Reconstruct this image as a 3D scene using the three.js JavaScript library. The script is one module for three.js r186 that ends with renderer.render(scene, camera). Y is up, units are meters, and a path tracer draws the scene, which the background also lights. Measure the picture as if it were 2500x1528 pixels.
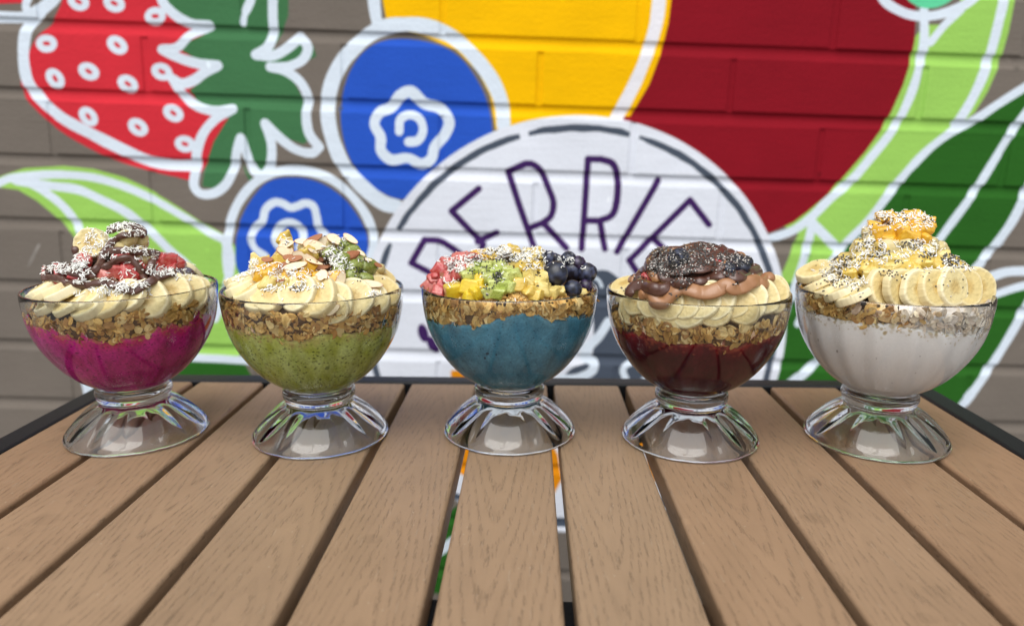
import * as THREE from 'three';
import { RoundedBoxGeometry } from 'three/addons/geometries/RoundedBoxGeometry.js';
import { mergeGeometries } from 'three/addons/utils/BufferGeometryUtils.js';
import { ImprovedNoise } from 'three/addons/math/ImprovedNoise.js';
import { MeshBVH } from 'three-mesh-bvh';

// ---------------------------------------------------------------- camera, sky, sun, exposure
const scene = new THREE.Scene();
const TOP = 0.74;                                   // height of the table top
const EYE = new THREE.Vector3(0, TOP + 0.22421, 0);
const camera = new THREE.PerspectiveCamera(46.05, 1024 / 625, 0.01, 200);
camera.position.copy(EYE);
camera.rotation.order = 'YXZ';
camera.rotation.set(-0.20879, 0.02341, 0.00213);
camera.focus = 0.51;
camera.userData.fStop = 4.8;
camera.updateMatrixWorld();
camera.updateProjectionMatrix();
scene.add(camera);

const SUN = new THREE.Vector3(-0.13, 0.87, 0.47).normalize();
const GLOW = new THREE.Vector3(-0.13, 0.62, 0.78).normalize();   // the bright side of the sky, under the sun
function makeSky() {
  const w = 256, h = 128, d = new Float32Array(w * h * 4), v = new THREE.Vector3();
  for (let j = 0; j < h; j++) for (let i = 0; i < w; i++) {
    const el = ((j + 0.5) / h - 0.5) * Math.PI, az = ((i + 0.5) / w - 0.5) * 2 * Math.PI;
    v.set(Math.cos(el) * Math.cos(az), Math.sin(el), Math.cos(el) * Math.sin(az));
    const up = Math.max(0, v.y);
    let L = 0.24 + 0.5 * up;                                   // overcast: brighter overhead
    const a = Math.acos(Math.min(1, v.dot(GLOW)));
    L += 1.5 * Math.exp(-Math.pow(a / 0.95, 2));               // the sun behind thin cloud
    const k = (j * w + i) * 4;
    d[k] = L * 0.965; d[k + 1] = L; d[k + 2] = L * 1.06; d[k + 3] = 1;
  }
  const t = new THREE.DataTexture(d, w, h, THREE.RGBAFormat, THREE.FloatType);
  t.mapping = THREE.EquirectangularReflectionMapping; t.magFilter = THREE.LinearFilter; t.needsUpdate = true;
  return t;
}
const sky = makeSky();
scene.background = sky; scene.environment = sky;
scene.backgroundIntensity = 1; scene.environmentIntensity = 1;
const sun = new THREE.DirectionalLight(new THREE.Color(1, 0.975, 0.935), 3.0);
sun.position.copy(SUN).multiplyScalar(4).add(new THREE.Vector3(0, TOP, -0.6));
sun.target.position.set(0, TOP, -0.6);
sun.castShadow = true; sun.shadow.radius = 100; sun.shadow.mapSize.set(2048, 2048);
Object.assign(sun.shadow.camera, { left: -2, right: 2, top: 2, bottom: -2, near: 0.5, far: 8 });
scene.add(sun, sun.target);
const EXPOSURE = 0.8;

// ---------------------------------------------------------------- helpers
let seed = 20240611;
const rnd = () => { seed = (seed * 1664525 + 1013904223) >>> 0; return seed / 4294967296; };
const rr = (a, b) => a + (b - a) * rnd();
const gauss = () => { let s = 0; for (let i = 0; i < 6; i++) s += rnd(); return (s - 3) / 0.7071; };
const clamp = (x, a, b) => Math.min(b, Math.max(a, x));
const lerp = (a, b, t) => a + (b - a) * t;
const sstep = (a, b, x) => { const t = clamp((x - a) / (b - a), 0, 1); return t * t * (3 - 2 * t); };
const perlin = new ImprovedNoise();
const noise = (x, y = 0, z = 0) => perlin.noise(x + 31.7, y + 17.3, z + 5.1);
const fbm = (x, y = 0, z = 0) => noise(x, y, z) + 0.5 * noise(2 * x, 2 * y, 2 * z) + 0.25 * noise(4 * x, 4 * y, 4 * z);
const V3 = (x, y, z) => new THREE.Vector3(x, y, z);
const lin = (r, g, b) => new THREE.Color().setRGB(r, g, b);
const used = new Map();
function numbered(name) {
  const n = used.get(name) ?? 0; used.set(name, n + 1);
  return n ? name + '_' + String(n).padStart(3, '0') : name;
}
function tag(o, label, category, group, kind) {
  if (label) o.userData.label = label;
  if (category) o.userData.category = category;
  if (group) o.userData.group = group;
  if (kind) o.userData.kind = kind;
  return o;
}
function mesh(name, g, m, parent = scene) {
  const o = new THREE.Mesh(g, m);
  o.name = parent === scene ? numbered(name) : name; o.castShadow = o.receiveShadow = true;
  parent.add(o); return o;
}
function group(name, pos = [0, 0, 0]) { const g = new THREE.Group(); g.name = numbered(name); g.position.set(...pos); scene.add(g); return g; }
function canvas(w, h) { const c = document.createElement('canvas'); c.width = w; c.height = h; return [c, c.getContext('2d')]; }
function dataTex(w, h, fn, srgb = false) {
  const d = new Uint8Array(w * h * 4);
  for (let j = 0; j < h; j++) for (let i = 0; i < w; i++) {
    const c = fn(i, j), k = (j * w + i) * 4;
    if (typeof c === 'number') { d[k] = d[k + 1] = d[k + 2] = clamp(c * 255, 0, 255); } else { d[k] = clamp(c[0] * 255, 0, 255); d[k + 1] = clamp(c[1] * 255, 0, 255); d[k + 2] = clamp(c[2] * 255, 0, 255); }
    d[k + 3] = 255;
  }
  return finishTex(new THREE.DataTexture(d, w, h, THREE.RGBAFormat), srgb);
}
function finishTex(t, srgb) {
  t.magFilter = THREE.LinearFilter; t.minFilter = THREE.LinearFilter; t.wrapS = t.wrapT = THREE.RepeatWrapping;
  if (srgb) t.colorSpace = THREE.SRGBColorSpace; t.needsUpdate = true; return t;
}
const toS = (c) => (c <= 0.0031308 ? 12.92 * c : 1.055 * Math.pow(c, 1 / 2.4) - 0.055);
const std = (o) => new THREE.MeshPhysicalMaterial(o);

// ---------------------------------------------------------------- ground
{
  const tex = dataTex(512, 512, (i, j) => { const n = 0.5 + 0.16 * fbm(i / 40, j / 40) + 0.1 * (rnd() - 0.5); return [toS(0.2 * n * 2), toS(0.195 * n * 2), toS(0.185 * n * 2)]; }, true);
  const t2 = tex.clone(); t2.repeat.set(60, 60);
  const g = mesh('ground', new THREE.PlaneGeometry(120, 120).rotateX(-Math.PI / 2), std({ map: t2, roughness: 0.95 }));
  tag(g, 'grey concrete paving under the table, below the frame', 'paving', null, 'structure');
}

// ---------------------------------------------------------------- the wall, measured from its courses
const WALL_D = 1.21259, PSI = 0.044645, RHO = -0.031007;
const WU = V3(Math.cos(PSI) * Math.cos(RHO), Math.sin(RHO), -Math.sin(PSI) * Math.cos(RHO));
const WN = V3(Math.sin(PSI), 0, Math.cos(PSI));
const WV = new THREE.Vector3().crossVectors(WN, WU);
WN.crossVectors(WU, WV);
const WP = V3(0, TOP, -WALL_D);
function rayOf(px, py) {                             // direction from the eye for a measured point of the 2500 x 1528 photograph
  const f = 1798.27;
  return V3((px - 1250) / f, -(py - 764) / f, -1).applyQuaternion(camera.quaternion).normalize();
}
function onWall(px, py) {                            // metres along and up the wall
  const d = rayOf(px, py), t = WP.clone().sub(EYE).dot(WN) / d.dot(WN);
  const p = EYE.clone().addScaledVector(d, t).sub(WP);
  return [p.dot(WU), p.dot(WV)];
}
const MU0 = -1.28, MU1 = 1.28, MV0 = -0.76, MV1 = 0.84, MS = 800;   // the painted area and its scale
function paintMural() {
  const [c, x] = canvas(2048, 1280);
  const P = (p) => [(p[0] - MU0) * MS, (MV1 - p[1]) * MS];
  const spline = (pts, closed) => {
    const cv = new THREE.CatmullRomCurve3(pts.map((p) => V3(p[0], p[1], 0)), closed, 'centripetal');
    return cv.getPoints(pts.length * 10);
  };
  const conv = (z, list) => { const o = []; for (let i = 0; i < list.length; i += 2) { const [a, b] = z(list[i], list[i + 1]); o.push(P(onWall(a, b))); } return o; };
  const trace = (pts, closed) => { x.beginPath(); pts.forEach((p, i) => (i ? x.lineTo(p.x ?? p[0], p.y ?? p[1]) : x.moveTo(p.x ?? p[0], p.y ?? p[1]))); if (closed) x.closePath(); };
  // measured in enlarged views of the photograph
  const N = (a, b) => [a, b], Z1 = (a, b) => [a / 2.689, b / 2.689], ZL = (a, b) => [a / 2.6414, 380 + b / 2.6414];
  const Z2 = (a, b) => [750 + a / 2.1516, b / 2.1516], Z3 = (a, b) => [1600 + a / 2.51, b / 2.51], ZB = (a, b) => [400 + a / 3.52, 380 + b / 3.52];
  const ZT = (a, b) => [900 + a / 2.464, 240 + b / 2.464];
  const PXM = 0.000665 * MS;                          // canvas px for one photograph px on the wall
  const fill = (col, z, list, smooth = true) => { const p = conv(z, list); x.fillStyle = col; trace(smooth ? spline(p, true) : p, true); x.fill(); };
  const line = (col, wpx, z, list, smooth = true) => {
    const p = conv(z, list), q = smooth && p.length > 2 ? spline(p, false) : p;
    x.strokeStyle = col; x.lineCap = 'round'; x.lineJoin = 'round';
    if (!smooth || p.length < 3) { x.lineWidth = wpx * PXM; trace(q); x.stroke(); return; }
    for (let i = 0; i + 3 < q.length; i += 2) {        // a hand-painted line: its width wavers
      x.lineWidth = wpx * PXM * (1 + 0.16 * noise(q[i].x / 30, q[i].y / 30, wpx));
      trace(q.slice(i, i + 4)); x.stroke();
    }
    x.lineWidth = wpx * PXM; trace(q.slice(-4)); x.stroke();
  };
  const TAUPE = '#746b62', RED = '#cf303b', DEEP = '#861320', YEL = '#f6bb00', SAGE = '#42734a', LIME = '#9ac95e', LEAF = '#2a5f1f', BLUE = '#2a56bd', WHITE = '#d8e2ec', SLATE = '#4a525f', PURP = '#3d2257', ORANGE = '#e08a10', MINT = '#62cf9b';
  x.fillStyle = TAUPE; x.fillRect(0, 0, 2048, 1280);
  // dark green leaves on the right
  fill(LEAF, N, [2560, 190, 2500, 215, 2437, 255, 2377, 295, 2277, 358, 2221, 414, 2122, 538, 2062, 600, 1990, 680, 1930, 780, 1880, 960, 2050, 1010, 2250, 1000, 2300, 800, 2400, 634, 2444, 582, 2479, 530, 2520, 440, 2580, 300], false);
  fill(LEAF, N, [2330, 720, 2431, 725, 2500, 700, 2540, 690, 2530, 720, 2480, 800, 2431, 880, 2371, 966, 2340, 1000, 2280, 1100, 2100, 1100], false);
  // lime stem
  fill(LIME, N, [2235, 90, 2260, 60, 2300, 60, 2345, 10, 2352, -60, 2485, -60, 2480, 0, 2464, 80, 2441, 160, 2412, 225, 2381, 275, 2340, 310, 2277, 358, 2221, 414, 2178, 466, 2122, 538, 2062, 600, 2000, 680, 1960, 760, 1900, 690, 1922, 640, 1950, 570, 1900, 545, 1960, 520, 2040, 450, 2120, 350, 2180, 250, 2215, 160], false);
  fill(LEAF, N, [1928, 690, 1960, 720, 2010, 760, 2000, 950, 1880, 960, 1905, 830], true);
  // deep red fruit
  fill(DEEP, Z3, [1590, -120, 1597, 0, 1598, 130, 1592, 250, 1565, 380, 1520, 520, 1450, 680, 1390, 790, 1290, 930, 1150, 1090, 1050, 1200, 930, 1300, 850, 1360, 720, 1420, 300, 1500, -200, 1300, -200, -120], false);
  line(WHITE, 22, Z3, [1650, 60, 1650, 260, 1620, 420, 1560, 600, 1470, 780, 1330, 960, 1200, 1110, 1060, 1230, 960, 1330, 850, 1410, 700, 1465]);
  line(WHITE, 24, Z3, [2145, -80, 2140, 0, 2110, 130, 2060, 320, 2000, 490, 1920, 650, 1850, 760]);
  line(WHITE, 21, N, [2580, 165, 2500, 215, 2437, 255, 2377, 295, 2337, 315, 2277, 358, 2221, 414, 2178, 466, 2122, 538, 2062, 600, 2000, 685, 1950, 790]);
  line(WHITE, 22, N, [2540, 225, 2500, 285, 2468, 330, 2385, 462, 2297, 582, 2230, 680, 2180, 760]);
  line(WHITE, 24, N, [2600, 250, 2520, 440, 2479, 530, 2444, 582, 2397, 640, 2340, 700]);
  line(WHITE, 24, N, [2380, 685, 2418, 677, 2460, 664, 2560, 662]);
  line(WHITE, 20, N, [2390, 738, 2431, 720, 2500, 698, 2560, 688]);
  line(WHITE, 24, N, [2540, 690, 2510, 745, 2480, 800, 2431, 880, 2371, 966, 2335, 1010, 2280, 1090]);
  line(WHITE, 24, N, [2040, 600, 1985, 545]); line(WHITE, 22, N, [1985, 545, 1968, 620, 1935, 720, 1905, 800, 1890, 880]);
  line(WHITE, 24, N, [1930, 935, 1960, 915, 2000, 880]);
  // mint fruit at the top
  fill(MINT, N, [2212, -60, 2215, -5, 2240, 14, 2270, 20, 2305, 12, 2330, -8, 2335, -60]);
  line(WHITE, 22, N, [2140, -40, 2160, 0, 2190, 22, 2230, 37, 2270, 39, 2320, 28, 2365, 6, 2400, -25]);
  line(WHITE, 18, Z3, [1880, 60, 1780, 150, 1690, 260]);
  // yellow fruit
  fill(YEL, Z2, [395, -140, 395, 0, 420, 130, 620, 190, 780, 260, 900, 380, 960, 500, 990, 680, 1050, 680, 1200, 650, 1500, 620, 1700, 610, 1800, 440, 1860, 280, 1900, 120, 1915, 0, 1915, -140], false);
  line('#e9e6ea', 31, Z2, [1852, -120, 1850, 0, 1835, 120, 1795, 260, 1735, 410, 1675, 530, 1620, 630]);
  line(WHITE, 27, Z2, [350, -120, 350, 0, 357, 70, 372, 150]);
  // strawberry
  fill(RED, Z1, [420, -160, 410, -20, 330, 150, 240, 240, 185, 340, 160, 420, 132, 530, 150, 620, 230, 720, 380, 850, 560, 960, 760, 1055, 960, 1115, 1150, 1160, 1270, 1180, 1340, 1090, 1420, 930, 1500, 790, 1340, 700, 1330, 480, 1340, 230, 1200, 100, 1060, -20, 1040, -160]);
  fill(RED, N, [-160, -60, 60, -60, 58, 7, -160, 14], false);
  fill(SAGE, Z1, [1040, -140, 1060, 0, 1130, 90, 1240, 165, 1400, 172, 1330, 225, 1240, 270, 1185, 330, 1300, 395, 1450, 430, 1380, 490, 1240, 590, 1300, 690, 1550, 715, 1480, 800, 1400, 930, 1345, 1090, 1325, 1225, 1430, 1240, 1520, 1130, 1555, 960, 1580, 900, 1625, 1030, 1680, 1190, 1760, 1130, 1810, 1000, 1760, 870, 1730, 810, 1830, 890, 1990, 945, 2050, 900, 1990, 760, 1985, 640, 1930, 540, 1850, 470, 1750, 430, 1990, 410, 2075, 370, 2050, 290, 1960, 255, 1840, 330, 1790, 320, 1850, 210, 1890, 100, 1893, -140], false);
  fill(SAGE, ZB, [660, 60, 760, 200, 730, 215, 690, 130], false);
  for (const s of [[1060, -140, 1060, 0, 1130, 85, 1240, 150, 1370, 168], [1370, 168, 1240, 230, 1160, 310, 1060, 325], [1060, 325, 1150, 370, 1290, 415, 1425, 430], [1425, 430, 1340, 475, 1260, 530, 1190, 548, 1125, 515], [1125, 515, 1180, 600, 1280, 690, 1400, 728, 1525, 715], [1525, 715, 1420, 775, 1335, 870, 1292, 990, 1285, 1100, 1272, 1220, 1310, 1268, 1400, 1268, 1480, 1210, 1530, 1110, 1555, 980, 1578, 905], [1578, 905, 1620, 1020, 1665, 1120, 1725, 1160], [1725, 1160, 1772, 1080, 1782, 970, 1765, 880, 1738, 810], [1738, 810, 1830, 900, 1940, 980, 2050, 1003, 2095, 965], [2095, 965, 2030, 880, 2008, 760, 2018, 640, 1970, 540, 1880, 470, 1770, 438], [1770, 438, 1900, 432, 1990, 385, 2018, 310, 1965, 240], [1965, 240, 1890, 310, 1790, 365, 1675, 358], [1675, 358, 1755, 310, 1790, 210, 1788, 100, 1790, -140]]) line(WHITE, 22, Z1, s);
  line(WHITE, 21, Z1, [1650, -80, 1640, 0, 1610, 70]); line(WHITE, 14, Z1, [1610, 70, 1598, 110, 1592, 150]);
  line(WHITE, 27, Z1, [390, -80, 340, 0, 225, 100, 172, 180, 150, 300, 152, 420, 180, 540, 250, 640, 400, 770, 600, 880, 800, 980, 960, 1050, 1120, 1082, 1285, 1085]);
  line(WHITE, 24, Z1, [-300, 105, 0, 110, 180, 105, 250, 60, 330, 0]); line(WHITE, 18, Z1, [175, 90, 165, 30, 200, -60]);
  for (const [a, b, t] of [[510, 10, 0.2], [745, 20, 0.2], [1015, 105, -0.3], [300, 285, -0.2], [765, 295, 0.5], [578, 468, 0.3], [357, 515, 0.9], [835, 550, 0.4], [1058, 470, 0.2], [577, 765, 0.8], [903, 835, 0.5], [1135, 742, 0.4], [1212, 945, 0.1]]) {
    const [u, v] = P(onWall(...Z1(a, b)));
    x.save(); x.translate(u, v); x.rotate(t);
    x.fillStyle = WHITE; x.beginPath(); x.ellipse(0, 0, 25 * PXM, 20 * PXM, 0, 0, 7); x.fill();
    x.fillStyle = RED; x.beginPath(); x.ellipse(0, 0, 8.5 * PXM, 4.5 * PXM, 0.2, 0, 7); x.fill(); x.restore();
  }
  // lime leaf on the left
  fill(LIME, ZL, [-120, 190, 0, 130, 150, 80, 400, 65, 600, 85, 800, 140, 950, 210, 1150, 330, 1300, 430, 1440, 510, 1550, 620, 1560, 900, 1540, 1300, 1100, 1300, 800, 1000, 560, 700, 500, 560, 430, 470, 350, 390, 230, 290, 110, 220, 0, 205], false);
  fill(LEAF, ZL, [900, 1330, 1560, 1320, 1700, 1560, 1500, 1700, 900, 1600], false);
  line(WHITE, 19, ZL, [-60, 200, 60, 145, 200, 128, 400, 122, 600, 142, 800, 200, 1000, 290, 1180, 392, 1350, 498, 1450, 545]);
  line(WHITE, 21, ZL, [100, 160, 330, 195, 500, 220, 640, 280, 800, 360, 900, 435, 1000, 520, 1100, 620, 1200, 705, 1290, 800]);
  line(WHITE, 20, ZL, [80, 150, 180, 175, 300, 245, 400, 325, 470, 410, 525, 520, 600, 640]);
  line(WHITE, 23, ZL, [1450, 545, 1478, 640, 1475, 760, 1440, 900, 1380, 1050]);
  line(WHITE, 21, ZL, [1000, 1290, 1240, 1303, 1400, 1310, 1640, 1325], false);
  fill(WHITE, N, [195, 930, 222, 940, 240, 980, 205, 975], false);
  // blueberries
  const star = (col, w, z, pts) => line(col, w, z, pts.concat(pts.slice(0, 4)));
  fill(BLUE, Z2, [430, 205, 560, 205, 700, 240, 800, 300, 880, 400, 940, 520, 970, 660, 960, 800, 800, 1000, 490, 1045, 400, 1015, 300, 945, 220, 825, 182, 690, 176, 560, 200, 430, 270, 300, 350, 232]);
  line(WHITE, 34, Z2, [470, 1085, 400, 1065, 290, 980, 190, 865, 132, 730, 107, 600, 115, 480, 165, 350, 255, 240, 360, 160, 480, 128, 620, 138, 760, 192, 880, 300, 970, 420, 1020, 540, 1032, 660]);
  star(WHITE, 25, Z2, [545, 480, 610, 540, 700, 570, 745, 640, 720, 710, 670, 770, 650, 835, 600, 862, 530, 830, 440, 838, 387, 790, 385, 720, 352, 650, 380, 590, 440, 562, 490, 500]);
  line(WHITE, 21, Z2, [482, 690, 490, 625, 540, 602, 590, 625, 608, 685, 580, 738, 530, 745]);
  fill(BLUE, ZB, [900, 222, 1100, 186, 1300, 216, 1480, 312, 1620, 452, 1720, 620, 1755, 760, 1740, 1000, 1600, 1300, 1000, 1300, 640, 1000, 612, 800, 640, 600, 740, 390]);
  line(WHITE, 22, ZB, [545, 1000, 535, 850, 548, 700, 572, 560, 640, 400, 740, 268, 840, 190, 960, 140, 1120, 122, 1300, 150, 1440, 205, 1560, 295, 1680, 425, 1760, 560, 1800, 700, 1795, 800, 1750, 950]);
  line(WHITE, 19, ZB, [870, 862, 780, 800, 745, 720, 775, 625, 845, 560, 872, 460, 950, 400, 1020, 410, 1085, 445, 1150, 432, 1210, 408, 1280, 430, 1310, 520, 1330, 620, 1400, 700]);
  line(WHITE, 21, ZB, [1010, 800, 962, 730, 975, 640, 1040, 580, 1110, 580, 1175, 630, 1195, 710, 1160, 790]);
  // round sign with lettering
  const [lx, ly] = P([0.0795, -0.0703]);
  x.fillStyle = '#dfe2ea'; x.beginPath(); x.arc(lx, ly, 0.3628 * MS, 0, 7); x.fill();
  x.strokeStyle = SLATE; x.lineCap = 'butt';
  const ang = (a, b) => { const [u, v] = P(onWall(...ZT(a, b))); return Math.atan2(v - ly, u - lx); };
  const arcs = [[ang(110, 880) - 0.75, ang(125, 870)], [ang(165, 785), ang(905, 215)], [ang(962, 208), ang(1580, 190)], [ang(1635, 215), ang(2420, 1040) + 0.2], [ang(2420, 1040) + 0.28, ang(2420, 1040) + 2.2]];
  for (const [a0, a1] of arcs) for (let a = a0; a < a1; a += 0.01) {
    x.lineWidth = (0.0104 + 0.003 * noise(a * 9, 2) - 0.004 * sstep(0.06, 0, Math.min(a - a0, a1 - a))) * MS;
    x.beginPath(); x.arc(lx, ly, (0.343 + 0.0016 * noise(a * 14)) * MS, a, Math.min(a1, a + 0.014)); x.stroke();
  }
  for (const L of [[662, 543, 498, 678, 690, 878, 640, 1000], [655, 862, 770, 808], [840, 440, 905, 640, 990, 880, 1010, 940], [970, 780, 1050, 748], [1050, 750, 1190, 900], [1320, 365, 1298, 700, 1282, 905], [1320, 365, 1400, 367], [1392, 736, 1300, 736], [1392, 738, 1422, 905], [1745, 492, 1495, 922], [2050, 760, 1935, 612, 1570, 975, 1640, 1080], [1720, 848, 1790, 915], [335, 852, 256, 990, 420, 1075], [840, 440, 900, 412]]) line(PURP, 15.5, ZT, L, false);
  for (const L of [[900, 412, 965, 392, 1030, 428, 1082, 540, 1112, 630, 1095, 710, 1050, 748], [1400, 367, 1465, 390, 1494, 450, 1496, 600, 1466, 700, 1392, 736], [335, 852, 430, 860, 545, 932, 640, 1010, 700, 1130]]) line(PURP, 15.5, ZT, L);
  // slate splash and purple drops at the foot of the sign
  fill(SLATE, N, [1440, 670, 1480, 660, 1515, 682, 1545, 700, 1600, 735, 1640, 800, 1640, 935, 1370, 935, 1395, 900, 1440, 880, 1450, 800]);
  line(WHITE, 24, N, [1486, 785, 1462, 822, 1435, 850, 1428, 872, 1450, 885, 1446, 905, 1410, 922, 1370, 926]);
  line(WHITE, 17, N, [1530, 930, 1522, 900, 1550, 880]); line(WHITE, 16, N, [1600, 905, 1570, 930]); line(WHITE, 7, N, [1440, 672, 1462, 684, 1470, 700]);
  for (const [a, b, t] of [[1033, 813, -0.25], [1057, 842, -0.5]]) { const [u, v] = P(onWall(a, b)); x.fillStyle = PURP; x.beginPath(); x.ellipse(u, v, 13 * PXM, 24 * PXM, t, 0, 7); x.fill(); }
  // low part, glimpsed between the slats
  fill(ORANGE, N, [1100, 905, 1122, 1155, 1180, 1190, 1270, 1220, 1340, 1230, 1372, 1170, 1362, 1110, 1300, 1000, 1180, 900], false);
  fill(ORANGE, N, [1500, 1060, 1560, 1100, 1590, 1140, 1602, 1175, 1520, 1200, 1470, 1120], false);
  line(SLATE, 17, N, [900, 1150, 1000, 1185, 1110, 1211, 1250, 1262, 1380, 1280, 1500, 1262, 1640, 1225, 1760, 1150], true);
  fill(LEAF, N, [960, 1330, 1080, 1262, 1112, 1238, 1160, 1225, 1180, 1300, 1150, 1450, 960, 1450], false);
  line(WHITE, 30, N, [1000, 1385, 1080, 1340, 1160, 1285], true);
  line('#9c968f', 5, N, [72, 640, 80, 622, 93, 598], false); line('#8a837b', 4, N, [68, 648, 84, 612], false);
  for (let i = 0; i < 46; i++) { const p = [rr(60, 1990), rr(60, 1230)], q = x.getImageData(Math.floor(p[0]), Math.floor(p[1]), 1, 1).data, k = rnd() < 0.5 ? 0.86 : 1.1; x.fillStyle = `rgb(${Math.min(255, q[0] * k) | 0},${Math.min(255, q[1] * k) | 0},${Math.min(255, q[2] * k) | 0})`; x.beginPath(); x.ellipse(p[0], p[1], rr(1.5, 6), rr(1, 3), rr(0, 3), 0, 7); x.fill(); }
  // brush grain and faint dirt, over everything
  const im = x.getImageData(0, 0, 2048, 1280), d = im.data;
  for (let j = 0; j < 1280; j++) for (let i = 0; i < 2048; i++) {
    const k = (j * 2048 + i) * 4, n = 1 + 0.03 * fbm(i / 90, j / 90) + 0.02 * noise(i / 60, j / 5) + 0.035 * (rnd() - 0.5);
    d[k] *= n; d[k + 1] *= n; d[k + 2] *= n;
  }
  x.putImageData(im, 0, 0);
  const t = new THREE.CanvasTexture(c); t.colorSpace = THREE.SRGBColorSpace; t.magFilter = THREE.LinearFilter; return t;
}
{
  const wall = group('wall', WP.toArray());
  wall.quaternion.setFromRotationMatrix(new THREE.Matrix4().makeBasis(WU, WV, WN));
  tag(wall, 'brick wall painted taupe with a large fruit mural and round white sign', 'wall');
  const rough = dataTex(512, 512, (i, j) => 0.5 + 0.22 * fbm(i / 9, j / 9) + 0.2 * (rnd() - 0.5) + 0.2 * noise(i / 60, j / 60));
  const bump = rough.clone(); bump.repeat.set(9, 5.6);
  const paint = std({ map: paintMural(), roughness: 0.85, specularIntensity: 0.2, bumpMap: bump, bumpScale: 0.0011 });
  const bump2 = rough.clone(); bump2.repeat.set(3, 3);
  const plain = std({ color: lin(0.19, 0.16, 0.135), roughness: 0.7, bumpMap: bump2, bumpScale: 0.0009 });
  const mapUV = (g) => {
    const p = g.attributes.position, uv = g.attributes.uv;
    for (let i = 0; i < p.count; i++) uv.setXY(i, (p.getX(i) - MU0) / (MU1 - MU0), (p.getY(i) - MV0) / (MV1 - MV0));
    return g;
  };
  const ROW = 0.1016, LEN = 0.30729, V_TOP = 0.49862, U_REF = -0.6109, JH = 0.017, JV = 0.008, DEEP = 0.06;
  const far = [];
  for (let r = -9; r <= 12; r++) {                    // courses; joint r is at V_TOP - r * ROW
    const vc = V_TOP - (r - 0.5) * ROW - ROW;         // centre of the course under joint r
    const shift = ((r % 2) + 2) % 2 ? 0 : 0.5;
    for (let k = -10; k <= 15; k++) {
      const uc = U_REF + (k + shift + 0.5) * LEN;
      if (uc < -3.3 || uc > 3.5) continue;
      const painted = uc - LEN / 2 > MU0 && uc + LEN / 2 < MU1 && vc - ROW / 2 > MV0 && vc + ROW / 2 < MV1;
      const g = new RoundedBoxGeometry(LEN - JV, ROW - JH, DEEP, 2, 0.0034);
      g.rotateZ(rr(-0.0015, 0.0015)); g.rotateX(rr(-0.004, 0.004));
      g.translate(uc + rr(-0.0012, 0.0012), vc + rr(-0.0008, 0.0008), -DEEP / 2 + rr(-0.0008, 0.0008));
      if (painted) mesh('brick', mapUV(g), paint, wall); else { g.deleteAttribute('uv'); far.push(g); }
    }
  }
  const plainFar = std({ color: lin(0.19, 0.16, 0.135), roughness: 0.85, specularIntensity: 0.2 });
  const rest = mesh('plain_bricks', mergeGeometries(far), plainFar, wall); rest.userData.kind = 'stuff';
  // struck joints: the mortar slopes from deep under the upper brick out to the lower one; the upright joints are almost flush
  const joints = [], upright = [];
  for (let r = -4; r <= 12; r++) {
    const v = V_TOP - r * ROW - ROW / 2 + ROW * 0.5;
    if (v < MV0 + 0.02 || v > MV1 - 0.02) continue;
    const s = new THREE.Shape([[-0.03, -JH / 2 - 0.0025], [-0.0004, -JH / 2 - 0.0025], [-0.0006, -JH / 2 - 0.0008], [-0.0040, JH / 2 - 0.0085], [-0.0046, JH / 2 - 0.0035], [-0.0044, JH / 2 - 0.0012], [-0.0030, JH / 2 + 0.0006], [-0.0026, JH / 2 + 0.0015], [-0.03, JH / 2 + 0.0015]].map((p) => new THREE.Vector2(...p)));
    const g = new THREE.ExtrudeGeometry(s, { depth: MU1 - MU0, bevelEnabled: false, steps: 60 });
    const p = g.attributes.position;
    for (let i = 0; i < p.count; i++) { const w = p.getX(i), y = p.getY(i), u = p.getZ(i) + MU0; p.setXYZ(i, u, v + y, w + (w > -0.02 ? 0.0007 * noise(u * 14, v * 30) : 0)); }
    for (let i = 0; i < p.count; i += 3) { const q = [0, 1, 2].map((m) => [p.getX(i + 1 + m % 2), p.getY(i + 1 + m % 2), p.getZ(i + 1 + m % 2)]); p.setXYZ(i + 1, ...q[1]); p.setXYZ(i + 2, ...q[0]); }
    g.computeVertexNormals(); joints.push(mapUV(g));
  }
  for (let r = -4; r <= 12; r++) for (let k = -7; k <= 12; k++) {
    const vc = V_TOP - (r - 0.5) * ROW - ROW, u = U_REF + (k + (((r % 2) + 2) % 2 ? 0 : 0.5)) * LEN;
    if (u > MU0 + 0.02 && u < MU1 - 0.02 && vc - ROW / 2 > MV0 && vc + ROW / 2 < MV1) upright.push(mapUV(new THREE.BoxGeometry(JV + 0.003, ROW - JH - 0.001, 0.02).translate(u, vc, -0.01 - 0.0024)));
  }
  mesh('mortar', mergeGeometries([...joints, ...upright].map((g) => (g.index ? g.toNonIndexed() : g))), paint, wall);
  const back = [[-3.45, MU0 - 0.01, -0.98, 1.46], [MU1 + 0.01, 3.65, -0.98, 1.46], [MU0 - 0.01, MU1 + 0.01, -0.98, MV0 - 0.005], [MU0 - 0.01, MU1 + 0.01, MV1 + 0.005, 1.46]].map(([u0, u1, v0, v1]) => new THREE.BoxGeometry(u1 - u0, v1 - v0, 0.03).translate((u0 + u1) / 2, (v0 + v1) / 2, -0.0205));
  back.push(new THREE.BoxGeometry(7.1, 2.44, 0.02).translate(0.1, 0.24, -0.05));
  mesh('mortar', mergeGeometries(back), plainFar, wall);
}

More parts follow.
